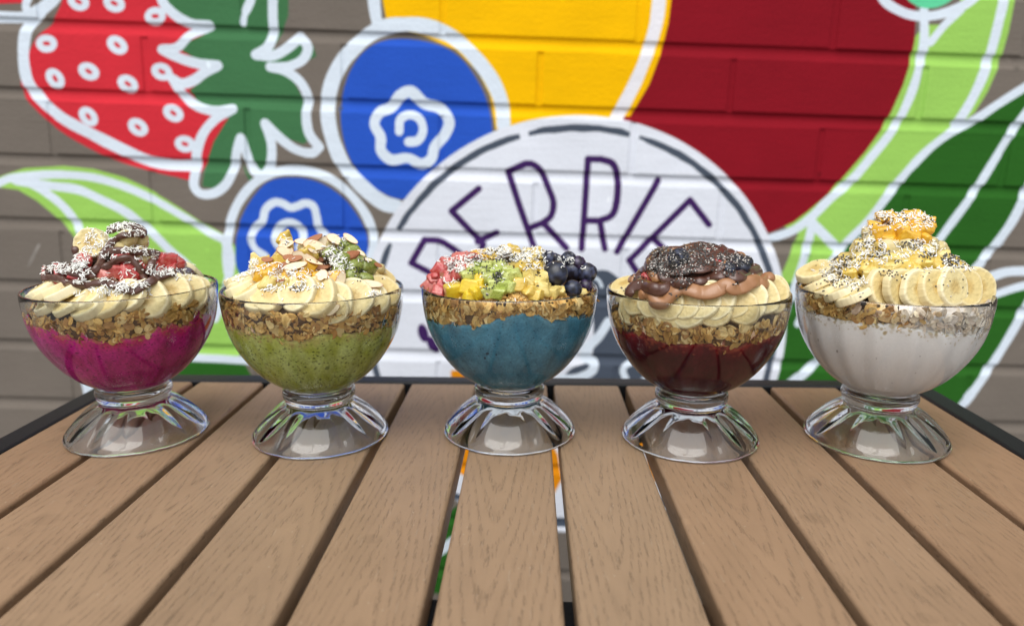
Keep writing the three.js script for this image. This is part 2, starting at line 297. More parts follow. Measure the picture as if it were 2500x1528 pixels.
// ---------------------------------------------------------------- the table
const CX = -0.01382, PITCH = 0.07209, GAP = 0.0066, ZB = -0.7126, ZF = 0.075, RAIL = 0.0223;
const LENGTH = ZF - ZB, WIDE = PITCH - GAP;
function plankTextures() {
  const S = 2048, col = new Uint8Array(S * S * 4), bmp = new Uint8Array(S * S * 4), H = new Float32Array(S * S), T = new Float32Array(S * S), Wt = new Float32Array(S * S);
  const CW = 186;
  for (let k = 0; k < 11; k++) {
    const cx = rr(0.36, 0.64), dir = rnd() < 0.5 ? 1 : -1, A = rr(0.16, 0.26), per = rr(0.034, 0.05), off = rr(0, 9), x0 = k * CW;
    const f = (u, y) => {                              // growth-ring number: nested arches along the board
      const q = u - cx + 0.06 * noise(y * 6, k * 3.1);
      return (dir * y + A * q * q / (0.02 + 0.11 * Math.abs(q)) * 0.5 + 0.03 * noise(y * 4.2, u * 1.5, k) + 0.006 * noise(y * 25, u * 6, k)) / per + off;
    };
    const fr = (_, i, y) => { const t = f((i - 8) / (CW - 16), y), e = t - Math.floor(t); return sstep(0.46, 0.36, e) * sstep(0, 0.06, e); };
    const n = 9500;
    for (let i = 0; i < n; i++) {
      const u = rnd(), yy = rnd(), y = yy * LENGTH, b = f(u, y) - Math.floor(f(u, y));
      const wear = 0.4 + 1.3 * noise(u * 2 + k * 4, y * 7);
      if ((b > 0.34 && rnd() > 0.02) || rnd() < wear * 0.5) continue;
      const len = Math.round(rr(7, 28)), wpx = 1, str = rr(0.15, 0.5) * (1 - 0.35 * b), pale = rnd() < 0.045 + 0.14 * sstep(0.25, 0.75, noise(u * 3 + k, y * 5, 4) + 0.3);
      let px = x0 + 8 + u * (CW - 16), py = yy * S;
      for (let j = 0; j < len; j++) {
        px += rr(-0.25, 0.25);
        for (let m = 0; m < wpx; m++) {
          const xi = clamp(Math.round(px) + m, x0, x0 + CW - 1), yi = ((Math.round(py) + j) % S), q = yi * S + xi, e = Math.min(1, Math.min(j + 1, len - j) / 3) * str;
          if (pale) Wt[q] = Math.max(Wt[q], e * 0.8); else { T[q] = Math.max(T[q], e); H[q] = Math.max(H[q], e); }
        }
      }
    }
    for (let i = 0; i < 70; i++) {                     // specks of dust and small scars
      const xi = x0 + 6 + Math.floor(rnd() * (CW - 12)), yi = Math.floor(rnd() * S), s = rnd() < 0.7;
      for (let a = 0; a < 2; a++) for (let b = 0; b < 3; b++) { const q = ((yi + b) % S) * S + xi + a; if (s) Wt[q] = Math.max(Wt[q], rr(0.2, 0.8)); else T[q] = Math.max(T[q], rr(0.2, 0.5)); }
    }
    const tone = rr(0.965, 1.035), warm = rr(-0.012, 0.012), stains = [];
    for (let i = 0; i < 7; i++) stains.push([rr(10, CW - 10), rr(0, S), rr(8, 22), rr(0.04, 0.12) * (rnd() < 0.7 ? 1 : -1)]);
    for (let j = 0; j < S; j++) for (let i = 0; i < CW && x0 + i < S; i++) {
      const q = j * S + x0 + i, y = j / S * LENGTH;
      let v = tone * (1 + 0.075 * fbm(i / 60 + k * 7, y * 14) + 0.035 * noise(i / 16, y * 60, k) + 0.03 * noise(i / 3, y * 20, k) + 0.05 * (rnd() - 0.5));
      for (const s of stains) { const dd = Math.hypot(i - s[0], j - s[1]) / s[2]; if (dd < 1.2) v *= 1 - s[3] * sstep(1.15, 0.8, dd + 0.25 * noise(i / 9, j / 9)); }
      const t = T[q], w = Wt[q];
      const gr = fr(x0, i, y, k); v *= 1 - 0.05 * gr;
      const c = [0.292 * v, (0.188 - warm) * v, (0.112 - warm) * v];
      for (let m = 0; m < 3; m++) { let z = c[m] * (1 - 0.72 * t); z = lerp(z, [0.5, 0.42, 0.32][m], w * 0.6); col[q * 4 + m] = 255 * toS(z); }
      col[q * 4 + 3] = 255;
      const h = 0.72 - 0.55 * H[q] + 0.05 * noise(i / 12, j / 12) + 0.1 * (rnd() - 0.5) * 0.4;
      bmp[q * 4] = bmp[q * 4 + 1] = bmp[q * 4 + 2] = 255 * clamp(h, 0, 1); bmp[q * 4 + 3] = 255;
    }
  }
  return [finishTex(new THREE.DataTexture(col, S, S, THREE.RGBAFormat), true), finishTex(new THREE.DataTexture(bmp, S, S, THREE.RGBAFormat))];
}
{
  const table = group('patio_table', [0, TOP, 0]);
  tag(table, 'black metal patio table with brown wood-grain slats under the five bowls', 'table');
  const [map, bump] = plankTextures();
  const wood = std({ map, bumpMap: bump, bumpScale: 0.0006, roughness: 0.45, specularIntensity: 0.55 });
  for (let k = -5; k <= 5; k++) {
    const g = new RoundedBoxGeometry(WIDE, 0.021, LENGTH - 0.002, 3, 0.0029);
    const p = g.attributes.position, uv = g.attributes.uv;
    for (let i = 0; i < p.count; i++) {
      const side = p.getY(i) < 0.006 ? (0.006 - p.getY(i)) * Math.sign(p.getX(i)) * 0.5 : 0;
      uv.setXY(i, ((k + 5) * 186 + 93 + clamp((p.getX(i) + side) * 2170, -92, 92)) / 2048, (p.getZ(i) + LENGTH / 2) / LENGTH);
    }
    g.translate(CX + k * PITCH + rr(-0.0004, 0.0004), -0.0105, (ZB + ZF) / 2 + 0.0005);
    mesh('slat', g, wood, table);
  }
  const fb = dataTex(256, 256, (i, j) => 0.5 + 0.25 * (rnd() - 0.5) + 0.15 * fbm(i / 20, j / 20));
  fb.repeat.set(6, 6);
  const black = std({ color: lin(0.009, 0.010, 0.012), roughness: 0.46, specularIntensity: 0.6, bumpMap: fb, bumpScale: 0.0002 });
  const half = 5.5 * PITCH - GAP / 2;
  for (const s of [-1, 1]) mesh('frame_rail', new RoundedBoxGeometry(RAIL, 0.034, LENGTH + 2 * RAIL, 2, 0.003).translate(CX + s * (half + 0.0008 + RAIL / 2), -0.0165, (ZB + ZF) / 2), black, table);
  for (const z of [ZB - RAIL / 2 - 0.0006, ZF + RAIL / 2 + 0.0006]) mesh('frame_rail', new RoundedBoxGeometry(2 * half + 0.001, 0.034, RAIL, 2, 0.003).translate(CX, -0.0165, z), black, table);
  for (const z of [ZB + 0.02, -0.347, ZF - 0.02]) mesh('cross_bar', new RoundedBoxGeometry(2 * half - 0.002, 0.028, z === -0.347 ? 0.06 : 0.04, 2, 0.003).translate(CX, -0.0362, z), black, table);
  for (const s of [-1, 1]) for (const z of [ZB + 0.03, ZF - 0.03]) mesh('leg', new RoundedBoxGeometry(0.035, TOP - 0.0345, 0.035, 2, 0.003).translate(CX + s * (half - 0.005), -0.034 - (TOP - 0.0345) / 2, z), black, table);
}

// ---------------------------------------------------------------- glass bowls
const OUT_FOOT = [[0.0492, 0.0002], [0.0522, 0.0002], [0.0538, 0.0012], [0.0545, 0.0030], [0.0540, 0.0050], [0.0516, 0.0085], [0.0468, 0.0140], [0.0415, 0.0195], [0.0350, 0.0250], [0.0298, 0.0283], [0.0268, 0.0300]];
const OUT_COLLAR = [[0.0268, 0.0300], [0.0266, 0.0312], [0.0278, 0.0333], [0.0288, 0.0360], [0.0289, 0.0385], [0.0281, 0.0410], [0.0268, 0.0426], [0.0266, 0.0436]];
const OUT_BOWL = [[0.0266, 0.0436], [0.0282, 0.0448], [0.0330, 0.0475], [0.0410, 0.0533], [0.0490, 0.0615], [0.0560, 0.0710], [0.0615, 0.0805], [0.0658, 0.0910], [0.0686, 0.1030], [0.0699, 0.1140], [0.0703, 0.1205], [0.0701, 0.1226], [0.0694, 0.1236], [0.0686, 0.1236], [0.0679, 0.1226], [0.0676, 0.1205]];
const IN_BOWL = [[0.0676, 0.1205], [0.0671, 0.1140], [0.0657, 0.1030], [0.0629, 0.0915], [0.0586, 0.0815], [0.0531, 0.0725], [0.0462, 0.0634], [0.0378, 0.0556], [0.0290, 0.0505], [0.0160, 0.0474], [0.0001, 0.0465]];
const CAVITY = [[0.0001, 0.0250], [0.0120, 0.0247], [0.0205, 0.0234], [0.0262, 0.0210], [0.0325, 0.0166], [0.0395, 0.0110], [0.0446, 0.0065], [0.0476, 0.0032], [0.0492, 0.0002]];
const smoothLine = (pts, n) => { const c = new THREE.CatmullRomCurve3(pts.map((p) => V3(p[0], p[1], 0)), false, 'centripetal'); return c.getPoints(n).map((p) => [Math.max(p.x, 0), p.y]); };
const inner = smoothLine([...IN_BOWL].reverse(), 200);
function innerR(h) {
  if (h <= inner[0][1]) return 0;
  for (let i = 1; i < inner.length; i++) if (inner[i][1] >= h) { const t = (h - inner[i - 1][1]) / (inner[i][1] - inner[i - 1][1] || 1); return lerp(inner[i - 1][0], inner[i][0], t); }
  return inner[inner.length - 1][0];
}
const FL = 18, FF = 12;
const bowlRib = (a, h) => 0.0020 * Math.cos(a * FL) * sstep(0.046, 0.06, h) * sstep(0.114, 0.096, h);
const footRib = (a, r) => 0.0017 * (Math.abs(Math.cos(a * FF / 2)) - 0.64) * sstep(0.022, 0.028, r) * sstep(0.0492, 0.046, r);
const footOutRib = (a, r) => 0.0005 * (Math.abs(Math.cos(a * FF / 2)) - 0.64) * sstep(0.028, 0.034, r) * sstep(0.0535, 0.049, r);
const glassM = std({ color: lin(0.972, 0.994, 0.989), transmission: 1, thickness: 0.004, roughness: 0.012, ior: 1.5 });
const glassG = (() => {
  const A = 168, prof = [];                            // one closed skin, then cut into foot, collar and bowl
  const add = (pts, n, kind) => smoothLine(pts, n).forEach((p, i) => { if (prof.length && i === 0) return; prof.push([p[0], p[1], kind]); });
  add(CAVITY, 26, 'c'); add(OUT_FOOT, 26, 'f'); const iF = prof.length - 1;
  add(OUT_COLLAR, 18, 'k'); const iK = prof.length - 1;
  add(OUT_BOWL, 44, 'o'); add(IN_BOWL, 34, 'i');
  const n = prof.length, pos = new Float32Array(n * A * 3);
  for (let i = 0; i < n; i++) for (let j = 0; j < A; j++) {
    const a = j / A * 2 * Math.PI; let [r, h, k] = prof[i];
    if (k === 'i') r += bowlRib(a, h); else if (k === 'c') h += footRib(a, r); else if (k === 'f') { const e = footOutRib(a, r); r += e * 0.7; h += e * 0.7; }
    pos.set([r * Math.sin(a), h, r * Math.cos(a)], (i * A + j) * 3);
  }
  const tri = (i0, i1) => { const x = []; for (let i = i0; i < i1; i++) for (let j = 0; j < A; j++) { const a = i * A + j, b = i * A + (j + 1) % A, c = a + A, d = b + A; x.push(a, b, c, b, d, c); } return x; };
  const whole = new THREE.BufferGeometry(); whole.setAttribute('position', new THREE.BufferAttribute(pos, 3)); whole.setIndex(tri(0, n - 1)); whole.computeVertexNormals();
  const cut = (i0, i1) => {
    const g = new THREE.BufferGeometry(), s = i0 * A * 3, e = (i1 + 1) * A * 3;
    g.setAttribute('position', new THREE.BufferAttribute(pos.slice(s, e), 3));
    g.setAttribute('normal', new THREE.BufferAttribute(whole.attributes.normal.array.slice(s, e), 3));
    g.setIndex(tri(0, i1 - i0)); return g;
  };
  return { foot: cut(0, iF), collar: cut(iF, iK), bowl: cut(iK, n - 1) };
})();
const BOWLS = [
  { key: 'magenta', at: [-0.3230, -0.5692], where: 'leftmost on the table', full: 'magenta smoothie bowl' },
  { key: 'green', at: [-0.1703, -0.5690], where: 'second from the left', full: 'green smoothie bowl' },
  { key: 'blue', at: [-0.0156, -0.5808], where: 'in the middle of the row', full: 'blue smoothie bowl' },
  { key: 'maroon', at: [0.1316, -0.5705], where: 'fourth from the left', full: 'dark maroon smoothie bowl' },
  { key: 'white', at: [0.2836, -0.5743], where: 'rightmost on the table', full: 'white yogurt bowl' },
];
for (const b of BOWLS) {
  b.o = V3(b.at[0], TOP + 0.0003, b.at[1]);
  b.turn = Math.atan2(-b.at[0], -b.at[1]);             // local +z towards the person who looks at the row
  b.q = new THREE.Quaternion().setFromAxisAngle(V3(0, 1, 0), b.turn);
  b.iq = b.q.clone().invert();
}
function makeGlass() {
  const o = new THREE.Group();
  for (const k of ['foot', 'collar', 'bowl']) mesh(k, glassG[k], glassM, o);
  return o;
}
const glass0 = makeGlass();
BOWLS.forEach((b, i) => {
  const o = i ? glass0.clone() : glass0; o.name = numbered('footed_glass_bowl'); scene.add(o);
  o.position.copy(b.o); o.rotation.y = b.turn + i * 0.07;
  tag(o, 'clear fluted glass bowl on a flared foot, holding the ' + (b.key === 'white' ? 'white yogurt' : b.key + ' smoothie'), 'glass bowl', 'footed glass bowls in a row');
});

// ---------------------------------------------------------------- smoothies: where each meets the granola, from left to right along the front
const LEVEL = {
  magenta: [-1, 0.108, -0.9, 0.105, -0.65, 0.0985, -0.42, 0.0947, -0.1, 0.0942, 0.22, 0.095, 0.3, 0.0997, 0.61, 0.0987, 0.84, 0.1011, 1, 0.103],
  green: [-1, 0.102, -0.86, 0.1002, -0.52, 0.0995, -0.21, 0.0945, 0.05, 0.0995, 0.53, 0.098, 0.86, 0.0958, 1, 0.097],
  blue: [-1, 0.1, -0.8, 0.102, -0.35, 0.1045, -0.15, 0.1085, 0.05, 0.1145, 0.28, 0.115, 0.42, 0.1085, 0.8, 0.107, 1, 0.106],
  maroon: [-1, 0.095, -0.61, 0.0965, -0.3, 0.0945, 0.05, 0.095, 0.35, 0.0925, 0.61, 0.096, 0.92, 0.0975, 1, 0.0985],
  white: [-1, 0.109, -0.89, 0.1085, -0.49, 0.107, 0, 0.108, 0.29, 0.1073, 0.66, 0.1035, 0.88, 0.102, 1, 0.101],
};
function levelAt(b, a) {                               // a: angle from the front, positive to the right
  const L = LEVEL[b.key], x = Math.sin(a); let h = L[L.length - 1];
  for (let i = 2; i < L.length; i += 2) if (x <= L[i]) { h = lerp(L[i - 1], L[i + 1], (x - L[i - 2]) / (L[i] - L[i - 2])); break; }
  const s = BOWLS.indexOf(b) * 9.7;
  return h + 0.002 * noise(Math.sin(a) * 5 + s, Math.cos(a) * 5) + 0.0018 * noise(Math.sin(a) * 14 + s, Math.cos(a) * 14) + 0.0013 * noise(Math.sin(a) * 34 + s, Math.cos(a) * 34);
}
const MIX = {                                          // base, speck, speck count, streak strength
  magenta: { a: [0.68, 0.030, 0.33], b: [0.46, 0.018, 0.17], top: [0.66, 0.04, 0.12], speck: [0.07, 0.005, 0.03], n: 4200, size: 1.1 },
  green: { a: [0.58, 0.66, 0.24], b: [0.41, 0.46, 0.06], top: [0.50, 0.44, 0.12], speck: [0.035, 0.06, 0.01], n: 5000, size: 1.35 },
  blue: { a: [0.11, 0.34, 0.47], b: [0.06, 0.225, 0.33], top: [0.12, 0.26, 0.32], speck: [0.01, 0.045, 0.08], n: 3400, size: 0.9 },
  maroon: { a: [0.10, 0.0008, 0.012], b: [0.06, 0.0005, 0.007], top: [0.22, 0.005, 0.012], speck: [0.012, 0.001, 0.002], n: 900, size: 1 },
  white: { a: [0.93, 0.90, 0.875], b: [0.91, 0.885, 0.865], top: [0.86, 0.81, 0.76], speck: [0.3, 0.25, 0.22], n: 150, size: 0.8 },
};
const smoothieMesh = {};
for (const b of BOWLS) {
  const m = MIX[b.key], W = 1024, H = 320, HM = 0.128, buf = new Float32Array(W * H * 3), s = BOWLS.indexOf(b) * 13.1;
  for (let j = 0; j < H; j++) for (let i = 0; i < W; i++) {
    const a = i / W * 2 * Math.PI, h = j / H * HM, n = fbm(Math.cos(a) * 5 + s, Math.sin(a) * 5, h * 70), f = fbm(Math.cos(a) * 40 + s, Math.sin(a) * 40, h * 600);
    const t = clamp(0.5 + 0.85 * n, 0, 1), u = sstep(0.012, 0, levelAt(b, a) - h) * clamp(0.5 + 1.2 * noise(Math.cos(a) * 9 + s, Math.sin(a) * 9, h * 90), 0, 1);
    for (let k = 0; k < 3; k++) buf[(j * W + i) * 3 + k] = lerp(lerp(m.a[k], m.b[k], t), m.top[k], u * 0.8) * (1 + (b.key === 'white' ? 0.04 : 0.24) * f);
  }
  const dot = (cx, cy, rx, ry, rot, c, al) => {
    for (let y = Math.floor(cy - 8); y <= cy + 8; y++) for (let x = Math.floor(cx - 8); x <= cx + 8; x++) {
      if (y < 0 || y >= H) continue;
      const dx = (x - cx) * Math.cos(rot) + (y - cy) * Math.sin(rot), dy = -(x - cx) * Math.sin(rot) + (y - cy) * Math.cos(rot), e = (dx / rx) ** 2 + (dy / ry) ** 2;
      if (e < 1) { const q = (y * W + ((x + W) % W)) * 3, w = al * (1 - e * e); for (let k = 0; k < 3; k++) buf[q + k] = lerp(buf[q + k], c[k], w); }
    }
  };
  for (let i = 0; i < m.n; i++) { const r = rr(0.7, 1.5) * m.size; dot(rnd() * W, rnd() * H, r * rr(0.9, 2), r, rr(-0.5, 0.5), m.speck, rr(0.25, 0.85)); }
  for (let i = 0; i < 14; i++) { const r = rr(1.6, 3.6); dot(rnd() * W, rr(0.4, 0.85) * H, r * rr(1, 1.6), r, rr(0, 3), m.speck, rr(0.4, 0.8)); }
  if (b.key !== 'blue') for (let i = 0; i < (b.key === 'white' ? 520 : 900); i++) {  // crumbs of oat pressed against the glass near the top
    const a = rnd() * 2 * Math.PI, h = levelAt(b, a) - Math.abs(gauss()) * (b.key === 'white' ? 0.004 : 0.0032) + 0.001, r = rr(1, 3.6);
    dot(a / (2 * Math.PI) * W, h / HM * H, r * rr(1, 1.7), r, rr(0, 3), b.key === 'maroon' ? [0.3, 0.05, 0.03] : b.key === 'magenta' ? [0.5, 0.16, 0.09] : [0.45, 0.33, 0.13], rr(0.2, 0.7));
  }
  if (b.key === 'blue') { const a0 = -0.27 + Math.PI * 2; for (const [da, h, rx, ry] of [[0, 0.083, 5, 3.4], [-0.05, 0.079, 3.6, 2.4], [0.11, 0.0825, 2.2, 2]]) dot((a0 + da) / (2 * Math.PI) * W, h / HM * H, rx, ry, 0.6, [0.01, 0.025, 0.05], 0.9); }
  if (b.key === 'green') dot(0.12 / (2 * Math.PI) * W, 0.072 / HM * H, 6, 5, 0, [0.11, 0.16, 0.03], 0.8);
  const data = new Uint8Array(W * H * 4);
  for (let i = 0; i < W * H; i++) { for (let k = 0; k < 3; k++) data[i * 4 + k] = clamp(255 * toS(buf[i * 3 + k]), 0, 255); data[i * 4 + 3] = 255; }
  const map = finishTex(new THREE.DataTexture(data, W, H, THREE.RGBAFormat), true);
  const A = 180, R = 34, C = 10, pos = [], uv = [], idx = [];
  for (let i = 0; i <= R + C; i++) for (let j = 0; j <= A; j++) {
    const a = j / A * 2 * Math.PI, top = levelAt(b, a); let h, r;
    if (i <= R) { h = lerp(0.0466, top, Math.pow(i / R, 1.25)); r = Math.max(0.0003, innerR(h) + bowlRib(a - BOWLS.indexOf(b) * 0.07, h) + (i === R ? -0.0006 : 0.00035)); } else { const t = (i - R) / C; r = (innerR(top) - 0.001) * (1 - t) + 0.0002; h = top + 0.001 * Math.sin(t * 3) * noise(Math.sin(a) * 7 * (1 - t), Math.cos(a) * 7); if (i === R + C) h = levelAt(b, 1.2); }
    pos.push(r * Math.sin(a), h, r * Math.cos(a)); uv.push(j / A, h / HM);
  }
  for (let i = 0; i < R + C; i++) for (let j = 0; j < A; j++) { const p = i * (A + 1) + j, q = p + A + 1; idx.push(p, p + 1, q, p + 1, q + 1, q); }
  const g = new THREE.BufferGeometry(); g.setAttribute('position', new THREE.Float32BufferAttribute(pos, 3)); g.setAttribute('uv', new THREE.Float32BufferAttribute(uv, 2)); g.setIndex(idx); g.computeVertexNormals();
  const o = mesh(b.key === 'white' ? 'yogurt' : 'smoothie', g, std({ map, roughness: 0.6, specularIntensity: 0.15 }));
  o.position.copy(b.o); o.rotation.y = b.turn; smoothieMesh[b.key] = o;
  tag(o, { magenta: 'speckled magenta smoothie filling the leftmost glass bowl under granola', green: 'flecked olive green smoothie filling the second glass bowl from left', blue: 'dusty blue smoothie with dark specks in the middle glass bowl', maroon: 'very dark maroon smoothie in the fourth glass bowl from left', white: 'plain white yogurt in the rightmost glass bowl under granola' }[b.key], b.key === 'white' ? 'yogurt' : 'smoothie');
}

// ---------------------------------------------------------------- food: shapes
function quick(pos, idx, uv, col) {
  const g = new THREE.BufferGeometry(); g.setAttribute('position', new THREE.Float32BufferAttribute(pos, 3));
  if (uv) g.setAttribute('uv', new THREE.Float32BufferAttribute(uv, 2)); if (col) g.setAttribute('color', new THREE.Float32BufferAttribute(col, 3));
  g.setIndex(idx); g.computeVertexNormals(); return g;
}
// a round disc lying in the xz plane; outline(a) gives its radius, dome(t, a) the height of its faces
function disc({ seg = 40, rings = 7, thick, outline, face, round = 0.3, colorAt }) {
  const pos = [], uv = [], idx = [], col = [], prof = [];
  for (let i = 0; i <= rings; i++) prof.push([i / rings * (1 - round * 0.5), 1]);
  for (let i = 1; i <= 4; i++) { const a = i / 5 * Math.PI / 2; prof.push([1 - round * 0.5 + round * 0.5 * Math.sin(a), Math.cos(a) * 0.55 + 0.45]); }
  const up = prof.slice(), all = up.concat([[1, 0]], up.slice().reverse().map((p) => [p[0], -p[1]]));
  for (const [t, y] of all) for (let j = 0; j < seg; j++) {
    const a = j / seg * 2 * Math.PI, r = outline(a, y) * Math.max(t, 0.001);
    const x = r * Math.cos(a), z = r * Math.sin(a), h = y * thick / 2 + (face ? face(x, z, t, y) : 0);
    pos.push(x, h, z); const o = outline(0, 0); uv.push(0.5 + 0.47 * t * Math.cos(a), 0.5 + 0.47 * t * Math.sin(a));
    if (colorAt) col.push(...colorAt(t, a, y));
  }
  for (let i = 0; i < all.length - 1; i++) for (let j = 0; j < seg; j++) { const a = i * seg + j, b = i * seg + (j + 1) % seg, c = a + seg, d = b + seg; idx.push(a, b, c, b, d, c); }
  return quick(pos, idx, uv, colorAt ? col : null);
}
const bananaG = [0, 1, 2, 3, 4].map((k) => disc({
  thick: 0.0054 + 0.0004 * k, round: 0.16, seg: 44,
  outline: (a, y) => 0.0150 * (1 + 0.035 * Math.cos(3 * a + k) + 0.03 * noise(Math.cos(a) * 2 + k * 5, Math.sin(a) * 2) + 0.012 * Math.cos(5 * a + k * 2) + 0.012 * noise(a * 7, k)) * (1 - 0.03 * y),
  face: (x, z, t, y) => 0.0003 * noise(x * 400 + k * 9, z * 400) + 0.0004 * y * noise(x * 130, z * 130 + k) - 0.0003 * y * sstep(0.5, 0.1, t),
}));
const bananaTex = [0, 1, 2].map((k) => dataTex(192, 192, (i, j) => {
  const x = (i / 191 - 0.5) / 0.47, y = (j / 191 - 0.5) / 0.47, r = Math.hypot(x, y), a = Math.atan2(y, x);
  const tre = Math.abs(Math.cos(1.5 * a + k)), core = sstep(0.44 + 0.1 * tre, 0.22, r + 0.06 * noise(x * 5, y * 5, k));
  let c = [0.73, 0.60, 0.285]; const n = 0.09 * fbm(x * 5 + k * 3, y * 5) + 0.035 * noise(a * 9, r * 2) ;
  c = c.map((v, m) => lerp(v, [0.56, 0.39, 0.125][m], core * 0.85) * (1 + n));
  c = c.map((v, m) => lerp(v, [0.84, 0.75, 0.48][m], sstep(0.78, 0.95, r) * 0.8));
  if (r < 0.4 && noise(x * 16 + k * 7, y * 16) > 0.36 && tre < 0.65) c = c.map((v, m) => lerp(v, [0.36, 0.2, 0.07][m], 0.55));
  return c.map(toS);
}, true));
const bananaBump = dataTex(128, 128, (i, j) => 0.5 + 0.25 * fbm(i / 12, j / 12) + 0.1 * (rnd() - 0.5));
const bananaM = [[0, 1, 1, 1], [1, 1, 0.98, 0.93], [2, 0.94, 0.89, 0.78], [0, 0.98, 0.93, 0.84], [1, 1.02, 1.02, 1.04]].map(([k, r, g, bl]) => std({ map: bananaTex[k], color: lin(r, g, bl), roughness: 0.48, bumpMap: bananaBump, bumpScale: 0.0008, clearcoat: 0.25, clearcoatRoughness: 0.35 }));

function chunkG(k, r = 0.2, amp = 0.1, skew = 0.22) {
  const g = new RoundedBoxGeometry(1, 1, 1, 4, r), p = g.attributes.position, s = k * 17.3;
  for (let i = 0; i < p.count; i++) {
    let x = p.getX(i), y = p.getY(i), z = p.getZ(i);
    const n = amp * noise(x * 1.7 + s, y * 1.7, z * 1.7) + amp * 0.45 * noise(x * 5 + s, y * 5, z * 5);
    const l = 1 + 2 * n; x *= l; y *= l; z *= l;
    p.setXYZ(i, x + skew * y * Math.sin(s) + 0.12 * z * Math.cos(s * 2), y + skew * 0.5 * z * Math.cos(s), z + skew * 0.6 * x * Math.sin(s * 3) * y);
  }
  g.computeVertexNormals(); return smoothNormals(g);
}
function smoothNormals(g) {                             // one normal per place, so that the rounded box has no seams
  const p = g.attributes.position, n = g.attributes.normal, m = new Map();
  const key = (i) => [p.getX(i), p.getY(i), p.getZ(i)].map((v) => Math.round(v * 4000)).join();
  for (let i = 0; i < p.count; i++) { const k = key(i), a = m.get(k) ?? [0, 0, 0]; a[0] += n.getX(i); a[1] += n.getY(i); a[2] += n.getZ(i); m.set(k, a); }
  for (let i = 0; i < p.count; i++) { const a = m.get(key(i)), l = Math.hypot(...a) || 1; n.setXYZ(i, a[0] / l, a[1] / l, a[2] / l); }
  return g;
}
const chunks = { crisp: [0, 1, 2, 3, 4, 5].map((k) => chunkG(k, 0.2, 0.11, 0.3)), soft: [6, 7, 8, 9, 10, 11].map((k) => chunkG(k, 0.26, 0.16, 0.25)), round: [12, 13, 14].map((k) => chunkG(k, 0.42, 0.12, 0.12)) };
const fruitTex = (fn) => dataTex(128, 128, (i, j) => fn(i / 128, j / 128).map((c) => clamp(toS(c), 0, 1)), true);
const wet = (map, o = {}) => std({ map, roughness: 0.5, clearcoat: 0.85, clearcoatRoughness: 0.14, transmission: 0.2, thickness: 0, ...o });
const fruitM = {
  strawberry: [0, 1, 2].map((k) => wet(fruitTex((u, v) => {
    const n = fbm(u * 4 + k * 5, v * 4), w = clamp([0.18, 0.42, 0.72][k] + 0.55 * n, 0, 1); let c = [lerp(0.52, 0.72, w), lerp(0.018, 0.24, w), lerp(0.022, 0.19, w)];
    if (noise(u * 22, v * 22, k) > 0.52) c = c.map((x, m) => lerp(x, [0.75, 0.45, 0.2][m], 0.5)); return c;
  }))),
  mango: [0, 1].map((k) => wet(fruitTex((u, v) => { const n = fbm(u * 5 + k * 3, v * 5); return [0.86 + 0.06 * n, [0.62, 0.48][k] + 0.1 * n, 0.018 + 0.02 * n]; }))),
  kiwi: [0, 1, 2].map((k) => wet(fruitTex((u, v) => {
    const n = fbm(u * 5 + k * 3, v * 5); let c = [[0.56, 0.26, 0.42][k] + 0.12 * n, [0.61, 0.31, 0.50][k] + 0.1 * n, [0.17, 0.05, 0.08][k] + 0.06 * n];
    if (noise(u * 13 + k * 9, v * 9) > 0.5) c = [0.02, 0.018, 0.01]; else if (Math.abs(noise(u * 20, v * 3 + k)) < 0.1) c = c.map((x) => x * 1.25); return c;
  }))),
  pineapple: [0, 1].map((k) => wet(fruitTex((u, v) => { const n = fbm(u * 3 + k * 3, v * 9); return [0.84 + 0.08 * n, [0.66, 0.60][k] + 0.12 * n, [0.20, 0.11][k] + 0.1 * n]; }))),
  banana: [wet(fruitTex((u, v) => { const n = fbm(u * 4, v * 7); return [0.73 + 0.06 * n, 0.6 + 0.08 * n, 0.28 + 0.09 * n]; }), { clearcoat: 0.3 })],
};
const berryG = (() => {
  const g = new THREE.SphereGeometry(1, 44, 30), p = g.attributes.position, col = [];
  for (let i = 0; i < p.count; i++) {
    const v = V3(p.getX(i), p.getY(i), p.getZ(i)), th = Math.acos(clamp(v.y, -1, 1)), a = Math.atan2(v.z, v.x);
    const lobes = 0.05 * Math.cos(5 * a), rim = Math.exp(-Math.pow((th - 0.36 - lobes) / 0.075, 2)), pit = sstep(0.34 + lobes, 0.2, th);
    const k = 0.985 + 0.015 * noise(v.x * 2, v.y * 2, v.z * 2) + 0.075 * rim - 0.16 * pit; v.multiplyScalar(k); v.y *= 0.93; p.setXYZ(i, v.x, v.y, v.z);
    const bloom = clamp(0.4 + 0.9 * fbm(v.x * 2.1, v.y * 2.1, v.z * 2.1), 0, 1) * 0.85 * (1 - pit);
    col.push(lerp(0.007, 0.06, bloom), lerp(0.007, 0.078, bloom), lerp(0.013, 0.15, bloom));
  }
  g.setAttribute('color', new THREE.Float32BufferAttribute(col, 3)); g.computeVertexNormals(); return smoothNormals(g);
})();
const berryM = [lin(0.8, 0.8, 0.8), lin(0.4, 0.4, 0.45), lin(1.3, 1.2, 1.2), lin(1.3, 0.6, 0.9)].map((color) => std({ color, vertexColors: true, roughness: 0.36, clearcoat: 0.2, clearcoatRoughness: 0.25 }));
